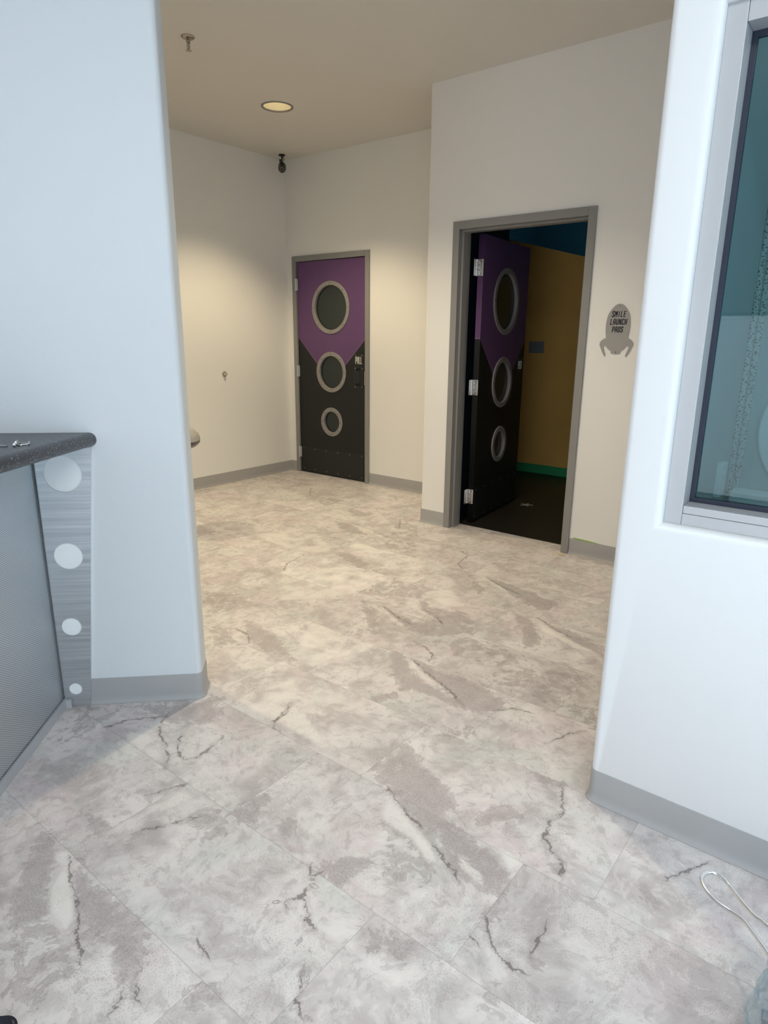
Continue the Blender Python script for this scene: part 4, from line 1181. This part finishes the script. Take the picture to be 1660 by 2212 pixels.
# bits left around the doorway
bm = bmesh.new()
zz = [(3.558, .1125, .118), (3.60, .110, .1175), (3.65, .1095, .1165), (3.70, .1085, .1135), (3.735, .1085, .1105)]
a = [bm.verts.new((x, -.8085, z0)) for x, z0, z1 in zz]; b = [bm.verts.new((x, -.8078, z1)) for x, z0, z1 in zz]
c = [bm.verts.new((x, -.8052, z1)) for x, z0, z1 in zz]; d = [bm.verts.new((x, -.8052, z0)) for x, z0, z1 in zz]
for L1, L2 in ((a, b), (b, c), (c, d), (d, a)):
    for k in range(4):
        bm.faces.new((L1[k], L1[k + 1], L2[k + 1], L2[k]))
bm.faces.new((a[0], b[0], c[0], d[0])); bm.faces.new((a[4], b[4], c[4], d[4]))
tag(obj('tape_remnant', bm, M['tape']), 'sliver of green tape along the base right of the open doorway', 'tape')
bm = bmesh.new(); prism(bm, [(3.47, -.865), (3.505, -.885), (3.535, -.862), (3.50, -.845)], .0008, .002)
tag(obj('paper_scrap', bm, M['scrap']), 'tiny cream paper scrap on the floor at the doorway', 'paper scrap')

# ================================================================= LIGHT
def area(name, loc, rot, sx, sy, power, col):
    l = bpy.data.lights.new(name, 'AREA'); l.shape = 'RECTANGLE'; l.size = sx; l.size_y = sy; l.energy = power; l.color = col
    o = bpy.data.objects.new(name, l); COL.objects.link(o); o.location = loc; o.rotation_euler = rot
    return o
DAY = (0.86, 0.92, 1.0)
area('lobby_ceiling_light', (5.9, -5.1, H - .015), (0, 0, 0), 2.4, .6, 48, (0.95, 0.97, 1.0))  # unseen fill, added to brighten the near floor and lower walls
area('daylight_south', (5.55, -7.47, .85), (math.radians(90), 0, 0), 4.4, 1.55, 46, DAY)
area('daylight_east', (7.97, -5.3, .85), (math.radians(90), 0, math.radians(90)), 3.1, 1.55, 44, (0.44, 0.78, 1.0))
for k, (x, y) in enumerate(LAMPS):
    l = bpy.data.lights.new('downlight_beam', 'SPOT'); l.energy = (94, 108, 98)[k]; l.color = ((1.0, 0.82, 0.52), (1.0, 0.87, 0.66), (1.0, 0.82, 0.52))[k]; l.spot_size = math.radians((112, 116, 108)[k]); l.spot_blend = (0.6, 0.8, 0.6)[k]; l.shadow_soft_size = .065
    o = bpy.data.objects.new('downlight_beam', l); COL.objects.link(o); o.location = (x, y, H - .012)
l = bpy.data.lights.new('inner_room_light', 'AREA'); l.shape = 'RECTANGLE'; l.size = 1.2; l.size_y = .4; l.energy = 3.5; l.color = (0.85, 0.95, 1.0)  # unseen fill, added to light the room behind the window
o = bpy.data.objects.new('inner_room_light', l); COL.objects.link(o); o.location = (5.7, -2.62, H - .02)
l = bpy.data.lights.new('cove_light', 'AREA'); l.shape = 'RECTANGLE'; l.size = 1.6; l.size_y = .3; l.energy = 2.5; l.color = (0.75, 0.9, 1.0)  # unseen upward fill behind the mustard wall, added to lift the teal
o = bpy.data.objects.new('cove_light', l); COL.objects.link(o); o.location = (2.9, 2.1, 1.7); o.rotation_euler = (math.radians(180), 0, 0)
w = bpy.data.worlds.new('sky'); SC.world = w; w.use_nodes = True
bg = w.node_tree.nodes['Background']; bg.inputs[0].default_value = (0.75, 0.88, 1.0, 1); bg.inputs[1].default_value = 0.5

# ================================================================= CAMERA
cd = bpy.data.cameras.new('camera')
cam = bpy.data.objects.new('camera', cd); COL.objects.link(cam)
rx = (0.785595, 0.618674, 0.009069); ry = (-0.167961, 0.199124, 0.965473); rz = (0.595508, -0.759995, 0.260344)
cam.matrix_world = Matrix(((rx[0], ry[0], rz[0], 5.1486), (rx[1], ry[1], rz[1], -4.9251), (rx[2], ry[2], rz[2], 1.4251), (0, 0, 0, 1)))
cd.sensor_fit = 'VERTICAL'; cd.sensor_height = 36.0; cd.lens = 1402.593 / 2212 * 36.0
cd.clip_start = 0.02; cd.clip_end = 100
SC.camera = cam
vs = SC.view_settings
vs.view_transform = 'Standard'; vs.look = 'None'; vs.gamma = 1.0; vs.use_curve_mapping = False
vs.exposure = 0.32
SC.cycles.max_bounces = 7; SC.cycles.diffuse_bounces = 4; SC.cycles.glossy_bounces = 3; SC.cycles.transparent_max_bounces = 10
SC.cycles.use_adaptive_sampling = True; SC.cycles.adaptive_threshold = 0.08; SC.cycles.use_light_tree = False; SC.cycles.caustics_reflective = False; SC.cycles.caustics_refractive = False
SC.cycles.use_denoising = True
